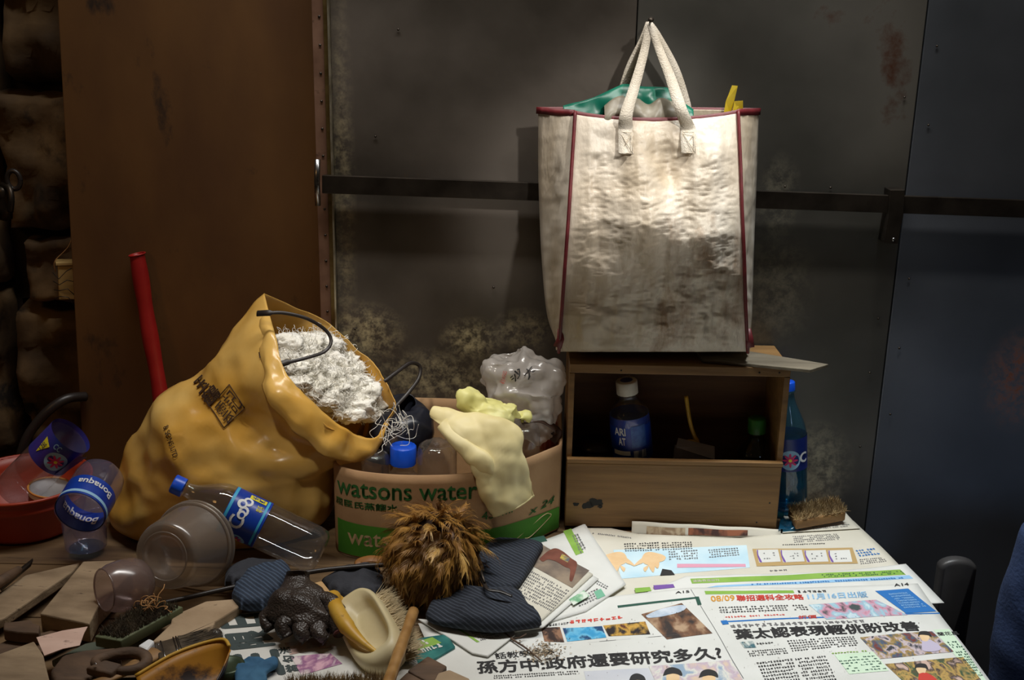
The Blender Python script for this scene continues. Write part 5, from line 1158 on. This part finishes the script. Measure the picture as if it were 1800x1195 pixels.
P, _ = ringloft([(T(502, 1008, .092), T(548, 1008, .092), Vector((0, -.012, .012))), (T(500, 1016, .084), T(552, 1018, .084), Vector((0, -.014, .013))), (T(492, 1034, .076), T(562, 1038, .076), Vector((0, -.013, .016))), (T(476, 1060, .066), T(580, 1060, .066), Vector((0, -.014, .019))),
    (T(470, 1080, .056), T(592, 1082, .056), Vector((0, -.014, .017))), (T(482, 1096, .046), T(596, 1100, .046), Vector((0, -.012, .013))), (T(500, 1108, .038), T(580, 1112, .038), Vector((0, -.007, .006)))], n=80, m=9)
pm = obj('palm', G().grid(P, True), m_leather, t, solid=-.0016); crumple(pm, .008, 20, 5); facet(pm, .006, 24, 4)
for pth, rr in (([T(556, 1050, .072), T(582, 1058, .072), T(594, 1084, .062), T(600, 1110, .052)], [.011, .0135, .0140, .0130]), ([T(500, 1066, .066), T(480, 1072, .060), T(468, 1088, .048), T(476, 1102, .040)], [.013, .0135, .0120, .0095]),
               ([T(510, 1084, .058), T(498, 1100, .050), T(506, 1118, .038)], [.0135, .0125, .0095]), ([T(532, 1092, .054), T(530, 1110, .047), T(540, 1124, .036)], [.0135, .0125, .0095]), ([T(558, 1092, .052), T(562, 1112, .046), T(574, 1122, .038)], [.0135, .0125, .0095])):
    p_ = spline(pth, 7); n_ = len(p_); m_ = len(rr)-1
    rs = [rr[min(m_-1, int(i/(n_-1)*m_))]+(rr[min(m_, int(i/(n_-1)*m_)+1)]-rr[min(m_-1, int(i/(n_-1)*m_))])*((i/(n_-1)*m_) % 1) for i in range(n_)]
    crumple(obj('finger', G().tube(p_, rs, 18, flat=.8, up=(0, 0, 1)), m_leather, t), .0035, 36, 3)
obj('cuff_lining', G().lathe([(.0001, 0), (.012, .0005), (.0125, .003)], frame(T(599, 1110, .052), T(603, 1122, .046)), 20), M('dark red lining', (84, 40, 38), rough=.7), t)
# bamboo stick
t = thing('bamboo_stick', 'smooth bamboo stick slanting down from the feather duster', 'stick', T(700, 1130, .04))
a_, b_ = T(727, 1074, .070), T(672, 1230, .055); pth = [a_.lerp(b_, k/10) for k in range(11)]
obj('stick_body', G().tube(pth, [.0085, .0088, .0078, .0082, .0084, .0094, .0086, .0088, .009, .0094, .0096], 14), M('bamboo', (150, 108, 58), (180, 138, 84), scale=14, rough=.35, stretch=(3, 3, 3), spots=(70, 44, 22), spot_scale=26, spot_lo=.66), t)
obj('hollow_end', G().lathe([(.0001, -.002), (.004, 0), (.006, .0007)], frame(a_, a_+(a_-b_)), 16), m_band, t)
# feather duster
cen = W(765, 968, 1.745); t = thing('feather_duster', 'bushy brown feather duster lying in front of the cardboard carton', 'feather duster', (cen.x, cen.y, .03))
m_fe = [M('feather brown', (140, 96, 38), (186, 138, 62), scale=30, rough=.5), M('feather dark', (92, 58, 24), (130, 84, 36), scale=30, rough=.5), M('feather gold', (204, 160, 84), (224, 184, 112), scale=30, rough=.45)]
obj('core', G().lathe([(.0001, -.075), (.036, -.06), (.056, -.02), (.058, .02), (.038, .055), (.0001, .07)], frame(cen, cen+Vector((.25, .15, 1))), 24), M('duster core', (44, 26, 12), rough=.9), t)
def feather_mesh(seed, mat):
    r = random.Random(seed); g = G(); L = .062; n = 7; bend = r.uniform(.012, .030); sid = r.uniform(-.008, .008)
    ctr = [Vector((sid*(k/n)**2, bend*(k/n)**2.0, L*k/n)) for k in range(n+1)]
    # a slim quill with many fine barbs that end in loose tips
    g.tube(ctr, [.0006*(1-.7*k/n) for k in range(n+1)], 3, cap=False)
    for b in range(34):
        s0 = .04+.93*b/34; side = -1 if b % 2 else 1; i = min(n-1, int(s0*n)); f_ = s0*n-i; p0 = ctr[i].lerp(ctr[i+1], f_)
        ln = .030*(1-.45*s0)*r.uniform(.7, 1.25); wd = .0010; tg = (ctr[i+1]-ctr[i]).normalized(); out = Vector((side, r.uniform(-.3, .3), 0)).normalized(); rows = []; cu = r.uniform(.004, .016); wv = r.uniform(-.004, .004)
        for k in range(5):
            q = k/4; c = p0+tg*ln*(q*.92)+out*(ln*.34*math.sin(q*1.5)+wv*q*q)+Vector((0, cu*q*q, 0)); w = wd*(1-q*.8)
            rows.append([c-out*w, c+out*w])
        g.grid(rows)
    me = bpy.data.meshes.new('feather'); me.from_pydata(g.v, [], g.f); me.materials.append(mat); me.polygons.foreach_set('use_smooth', [True]*len(me.polygons)); return me
fm = [feather_mesh(k, m_fe[(0, 0, 1, 0, 2, 0)[k % 6]]) for k in range(12)]
rf = random.Random(21); o0 = ORG[t.name]; drift = Vector((-.25, -.25, -.75)); pole = Vector((.25, .72, .62)).normalized(); pq = pole.to_track_quat('Z', 'Y').to_matrix()
def put_feather(i, sc):
    # golden spiral over the core; vanes lie outwards, droop and curl under
    z = 1-2*(i+.5)/295; ph = i*2.399963; rr = math.sqrt(max(0, 1-z*z)); d = pq @ Vector((rr*math.cos(ph), rr*math.sin(ph), z))
    base = cen+Vector((d.x*.060, d.y*.056, d.z*.058+.006)); dn = -pole; tan = dn-d*dn.dot(d)
    tan = tan.normalized() if tan.length > .1 else Vector((1, 0, 0))
    dirv = (d*.62+drift*.55+Vector((rf.gauss(0, .30), rf.gauss(0, .30), rf.gauss(0, .30)))).normalized()
    tip = base.z+dirv.z*.085*sc
    if tip < .020: dirv.z = (.020-base.z)/(.085*sc); dirv.normalize()
    y = drift-d*.5; y = y-dirv*y.dot(dirv); y.normalize(); x = y.cross(dirv)
    return Matrix(((x.x, y.x, dirv.x, base.x-o0.x), (x.y, y.y, dirv.y, base.y-o0.y), (x.z, y.z, dirv.z, base.z-o0.z), (0, 0, 0, 1))) @ Matrix.Scale(sc, 4)
for i in range(295):
    f = bpy.data.objects.new('feather', fm[rf.randrange(12)]); COL.objects.link(f); f.parent = t; m_ = put_feather(i, rf.uniform(.52, .88)); f.matrix_local = m_
fl = G(); rd = random.Random(5)
for i in range(520):
    me = fm[rd.randrange(12)]; m_ = put_feather((i*.567) % 295, rd.uniform(.45, .75))
    fl.add([m_ @ v.co + o0 for v in me.vertices], [tuple(p.vertices) for p in me.polygons])
tag(obj('down_fluff', fl, m_fe[0], t, recalc=False), kind='stuff')
# thin black rod, belt loop
p_ = spline([T(285, 1060, .03), T(330, 1050, .034), T(420, 1030, .04), T(560, 1003, .05), T(680, 992, .05)], 8)
tag(obj('black_rod', G().tube(p_, .0042, 8), m_band, org=p_[0]), 'thin black rod lying behind the dark glove and under the tub', 'rod')
p_ = spline([T(668, 1000, .02), T(640, 998, .024), T(632, 988, .03), T(650, 982, .03), T(672, 984, .03)], 8)
tag(obj('leather_strap', G().tube(p_, .009, 8, flat=.18, up=(0, -.3, 1)), M('tan leather', (120, 76, 26), (146, 96, 40), scale=20, rough=.55), org=p_[0]), 'short tan leather strap looped at the carton foot', 'strap')
def tangle(name, label, c, spread, n, mat, seed, r=.0006, zc=1.0):
    rn = random.Random(seed); g = G()
    for i in range(n):
        p = Vector((rn.gauss(0, spread), rn.gauss(0, spread), rn.gauss(0, spread*zc))); pts = [c+p]; d = Vector((rn.gauss(0, 1), rn.gauss(0, 1), rn.gauss(0, 1)))
        for k in range(6):
            d = (d+Vector((rn.gauss(0, .8), rn.gauss(0, .8), rn.gauss(0, .8)))-(pts[-1]-c)*30).normalized(); pts.append(pts[-1]+d*spread*.9)
        g.tube(spline(pts, 4), r, 5)
    return tag(obj(name, g, mat, org=c), label, 'string')
tangle('string_tangle', 'tangled tan string lying on the flat dusty brush', T(268, 1062, .062), .010, 12, M('tan string', (176, 130, 80), rough=.8), 31, .0008, .5)
tangle('string_tangle', 'tangle of white threads hanging between sack and carton', W(700, 755, 1.905), .017, 16, m_cotton, 33, .0005, 1.4)
# ================================================================== in the carton
m_navy = M('black vinyl bag', (18, 20, 28), (30, 33, 44), scale=10, rough=.28)
P, _ = ringloft([(W(640, 800, 1.98), W(730, 800, 1.98), Vector((0, -.045, 0))), (W(645, 770, 1.995), W(755, 770, 1.995), Vector((0, -.055, .01))), (W(658, 738, 2.01), W(757, 742, 2.01), Vector((0, -.055, .01))), (W(680, 712, 2.03), W(746, 716, 2.03), Vector((0, -.045, .0))), (W(700, 712, 2.03), W(730, 714, 2.03), Vector((0, -.02, -.01)))], n=60, m=7)
vb = tag(obj('vinyl_bag', G().grid(P, True), m_navy, solid=-.002, org=W(690, 800, 1.95)), 'glossy black vinyl bag stuffed in the carton beside the sack', 'bag'); crumple(vb, .010, 14, 4)
A = Vector((W(706, 800, 1.915).x, 1.915, .012)); B = W(709, 783, 1.912)
t, bd, mx, L = pet('soda_bottle', 'upright bottle in the carton showing only its big blue cap', A, B, .033, m_pet, m_bluecap, sh=.62, capr=.0235, neck=.018, caph=.034)
def upturned(px, py, Y, r, label, tiltx=0.0):
    b = W(px, py, Y); a = Vector((b.x, b.y+.01, .012)); mx = frame(a, b); L = (b-a).length; t = thing('soda_bottle', label, 'bottle', a)
    pr = [(.012, 0), (.012, .02), (r*.7, .05), (r, .08), (r, L-.018), (r*.9, L-.006), (r*.66, L), (r*.3, L-.004), (.0001, L-.007)]
    bd = obj('bottle_body', G().lathe(pr, mx, 50, lambda th, z: -.16*max(0, math.cos(5*th))*max(0, (z-L+.02)/.02)), m_pet, t)
    obj('base_boss', G().lathe([(.004, L-.006), (.005, L-.003), (.0001, L-.001)], mx, 12), m_petd, bd); return t
upturned(768, 778, 1.915, .036, 'clear bottle upside down in the carton, moulded base beside the blue cap')
upturned(918, 745, 1.985, .034, 'clear bottle upside down in the carton behind the yellow glove')
upturned(660, 795, 1.905, .026, 'small clear bottle base just showing at the carton corner under the sack')
m_rubber = M('pale yellow rubber', (236, 220, 160), (244, 232, 182), scale=9, rough=.5, spots=(176, 120, 60), spot_scale=9, spot_lo=.66, trans=.15)
m_rubber2 = M('lemon rubber', (236, 230, 144), (244, 240, 170), scale=9, rough=.45, trans=.2)
t = thing('rubber_glove', 'pale yellow rubber glove draped over the carton edge, cuff hanging down', 'glove', W(890, 905, 1.86))
P, _ = ringloft([(W(756, 737, 1.90), W(764, 715, 1.915), Vector((-.004, -.004, .004))), (W(776, 752, 1.885), W(800, 720, 1.915), Vector((-.004, -.008, .006))), (W(806, 778, 1.865), W(842, 728, 1.91), Vector((-.004, -.009, .008))), (W(828, 812, 1.848), W(906, 744, 1.895), Vector((-.003, -.010, .006))),
    (W(838, 845, 1.848), W(924, 800, 1.875), Vector((0, -.016, .002))), (W(852, 882, 1.846), W(936, 846, 1.88), Vector((0, -.014, 0))), (W(866, 908, 1.845), W(941, 870, 1.885), Vector((0, -.014, 0)))], n=64, m=9)
gl = obj('glove_body', G().grid(P, True), m_rubber, t, solid=-.0012); crumple(gl, .008, 10, 2); facet(gl, .007, 18, 5); facet(gl, .003, 40, 7)
obj('cuff_bead', G().tube([gl.data.vertices[len(gl.data.vertices)-64+k % 64].co+ORG[t.name] for k in range(65)], .0018, 6, cap=False), m_rubber, t)
P, _ = ringloft([(W(768, 752, 1.882), W(786, 736, 1.895), Vector((0, -.006, .004))), (W(800, 790, 1.862), W(818, 770, 1.87), Vector((0, -.010, .006))), (W(836, 826, 1.846), W(862, 800, 1.85), Vector((0, -.012, .004))), (W(868, 838, 1.846), W(876, 824, 1.85), Vector((0, -.004, 0)))], n=28, m=7)
crumple(obj('finger', G().grid(P, True), m_rubber, t), .003, 30, 4)
t = thing('rubber_glove', 'crumpled lemon yellow rubber glove heaped on the carton contents', 'glove', W(865, 745, 1.96))
P, _ = ringloft([(W(812, 722, 1.95), W(826, 745, 1.95), Vector((0, -.01, .0))), (W(812, 700, 1.95), W(862, 750, 1.94), Vector((-.01, -.03, .014))), (W(838, 686, 1.96), W(884, 752, 1.94), Vector((0, -.035, .016))), (W(866, 688, 1.97), W(900, 746, 1.95), Vector((.008, -.03, .012))), (W(896, 708, 1.98), W(912, 742, 1.96), Vector((0, -.016, .01))), (W(926, 732, 1.99), W(930, 740, 1.985), Vector((0, -.004, .002)))], n=64, m=9)
g2 = obj('glove_body', G().grid(P, True), m_rubber2, t); crumple(g2, .016, 12, 8); facet(g2, .018, 20, 3); facet(g2, .006, 45, 3)
m_film = clear('white carrier film', (240, 236, 230), .2, .72, (240, 234, 228))
t = thing('carrier_bag', 'thin white plastic carrier bag with black brush writing behind the gloves', 'plastic bag', W(920, 740, 2.05))
P, _ = ringloft([(W(905, 760, 2.04), W(975, 760, 2.05), Vector((0, -.03, 0))), (W(882, 725, 2.04), W(984, 730, 2.05), Vector((0, -.05, .01))), (W(856, 690, 2.05), W(986, 690, 2.06), Vector((0, -.055, .01))), (W(850, 655, 2.06), W(986, 655, 2.07), Vector((0, -.05, .01))), (W(852, 632, 2.07), W(975, 632, 2.08), Vector((0, -.035, .0))), (W(880, 622, 2.09), W(950, 620, 2.09), Vector((0, -.015, 0))), (W(905, 625, 2.09), W(930, 624, 2.09), Vector((0, -.004, 0)))], n=80, m=9)
cb_ = obj('bag_film', G().grid(P, True), m_film, t); crumple(cb_, .018, 10, 6); facet(cb_, .018, 18, 2); facet(cb_, .007, 42, 4)
bt = bvh(cb_)
wrap_text('brush_writing', '沙', [(906, 672), (918, 654), (908, 646), (895, 664)], bt, m_black, cb_, .02, .003); wrap_text('brush_writing', '大', [(928, 668), (942, 652), (932, 642), (918, 658)], bt, m_black, cb_, .01, .003)
wrap_text('red_print', '食品 WOOD', [(880, 672), (886, 652), (894, 654), (888, 676)], bt, m_redink, cb_, 0, .003)
p_ = spline([W(915, 738, 2.0), W(945, 735, 2.01), W(968, 745, 2.02), (W(978, 760, 2.03)), W(970, 775, 2.03)], 8)
tag(obj('leather_belt', G().tube(p_, .012, 8, flat=.16, up=(0, -.5, 1)), M('dark brown leather', (66, 46, 36), (84, 60, 48), scale=20, rough=.45), org=p_[0]), 'dark brown leather belt end curling at the carton corner', 'belt')
cushion('brown_wrapper', 'crumpled brown and red wrapper beneath the carrier bag', 'wrapper', [(925, 760), (940, 735), (975, 728), (985, 750), (980, 780), (950, 790)], .13, .05, M('brown wrapper', (110, 70, 46), (150, 60, 40), scale=30, rough=.45), 41, .014, 24)
cushion('carton_rubbish', 'dark crumpled rubbish filling the carton bottom', 'rubbish', [(632, 812), (700, 792), (840, 782), (920, 775), (975, 765), (985, 730), (960, 715), (720, 722), (660, 750)], .105, .05, M('dark rubbish', (34, 30, 30), (66, 58, 52), scale=18, rough=.6), 43, .02, 12, n=90)
# ================================================================== against the far wall
p_ = spline([W(302, 880, 2.12), W(290, 760, 2.14), W(280, 680, 2.155), W(264, 590, 2.17), W(251, 510, 2.18), W(241, 447, 2.185)], 8)
p_[0].z = max(p_[0].z, .006); t = thing('red_pipe', 'dull red plastic pipe leaning on the brown board behind the sack', 'pipe', p_[0])
obj('pipe_wall', G().tube(p_, [.0155+.001*math.sin(k*.6) for k in range(len(p_))], 18, cap=False), M('red plastic pipe', (142, 22, 22), (160, 32, 28), scale=14, rough=.4), t, solid=.002)
obj('pipe_rim', G().tube([p_[-1]+Vector((.0155*math.cos(a*math.pi/12), .0155*math.sin(a*math.pi/12), .003*math.cos(a*math.pi/12))) for a in range(25)], .0015, 6, cap=False), MATS['red plastic pipe'], t)
p_ = spline([W(150, 697, 2.20), W(120, 700, 2.17), W(92, 716, 2.15), W(66, 742, 2.14), W(45, 775, 2.13), W(30, 830, 2.12), W(20, 900, 2.11)], 8)
tag(obj('dark_hose', G().tube(p_, .010, 10), m_band, org=p_[-1]), 'dark rubber hose curving down the rock wall behind the basin', 'hose')
b0 = W(118, 492, 2.255); t = thing('hanging_box', 'small pale box wrapped in wire, hanging by a string on the rock wall', 'box', b0)
mx = Matrix.Translation(b0) @ Matrix.Rotation(.06, 4, 'Y') @ Matrix.Rotation(.4, 4, 'Z')
obj('box_body', G().box((-.017, -.014, -.038), (.017, .014, .036), mx), M('yellowed white plastic', (206, 176, 116), (186, 152, 92), scale=14, rough=.6), t, smooth=False, bevel=.002)
obj('lid', G().box((-.021, -.017, .034), (.020, .017, .040), mx), MATS['yellowed white plastic'], t, smooth=False, bevel=.001)
for k in range(4):
    a = b0+Vector((-.02, -.020, .02-.018*k)); obj('wire', G().tube([a, a+Vector((.014, -.006, -.012+.006*k)), a+Vector((.030, -.006, .004)), a+Vector((.040, 0, -.01*k+.01))], .0009, 5), m_band, t)
obj('string', G().tube(spline([b0+Vector((-.018, -.01, .02)), b0+Vector((-.016, -.012, .042)), W(122, 430, 2.262), W(132, 388, 2.266)], 6), .0009, 5), M('tan string', (176, 130, 80)), t)
b0 = W(14, 330, 2.24); t = thing('pipe_tap', 'blackened tap fitting with a round hole on the rock wall', 'tap', b0)
c = W(28, 315, 2.235); obj('hole_ring', G().tube([c+Vector((.013*math.cos(a*math.pi/12), -.01, .018*math.sin(a*math.pi/12))) for a in range(25)], .005, 8, cap=False), m_band, t)
obj('tap_body', G().lathe([(.0001, -.05), (.014, -.045), (.016, -.02), (.012, .0), (.018, .012), (.010, .02), (.0001, .022)], frame(W(6, 345, 2.235), W(4, 320, 2.235)), 20), m_steel, t)
obj('spout', G().tube(spline([W(4, 325, 2.235), W(16, 330, 2.22), W(20, 350, 2.21), W(18, 372, 2.21)], 5), .006, 10), m_steel, t)

# ================================================================== litter on the spread
tw = spline([S.at(878, 1112, .006), S.at(898, 1128, .004), S.at(925, 1146, .005), S.at(952, 1166, .003)], 6)
t = thing('twig', 'thin dark twig lying across the newspaper by the small heading', 'twig', tw[0]); obj('stem', G().tube(tw, [.0022-.0012*i/len(tw) for i in range(len(tw))], 6), m_wood_b, t)
obj('side_shoot', G().tube([tw[6], tw[6]+Vector((.014, -.004, .004)), tw[6]+Vector((.024, .004, .006))], .0009, 5), m_wood_b, t)
rn = random.Random(77); g = G()
def crumb(px, py, s):
    c = S.at(px, py, .0008); v = [c+Vector((rn.uniform(-s, s), rn.uniform(-s, s), rn.uniform(0, s*.9))) for _ in range(4)]; g.add(v, [(0, 1, 2), (0, 2, 3), (0, 3, 1), (1, 3, 2)])
for i in range(420): crumb(rn.gauss(955, 16), rn.gauss(1148, 9), rn.uniform(.001, .003))
tag(obj('sawdust', g, M('pale sawdust', (186, 168, 142), (140, 118, 92), scale=60, rough=.9), smooth=False, org=S.at(955, 1148)), 'small heap of pale sawdust spilled on the newspaper headline', 'sawdust', kind='stuff')
g = G()
for i in range(260): crumb(rn.uniform(850, 1620), rn.uniform(1060, 1190), rn.uniform(.0006, .0016))
tag(obj('dark_crumbs', g, m_wood_b, smooth=False, org=S.at(1200, 1120)), 'dark crumbs scattered over the open newspaper spread', 'crumbs', kind='stuff')
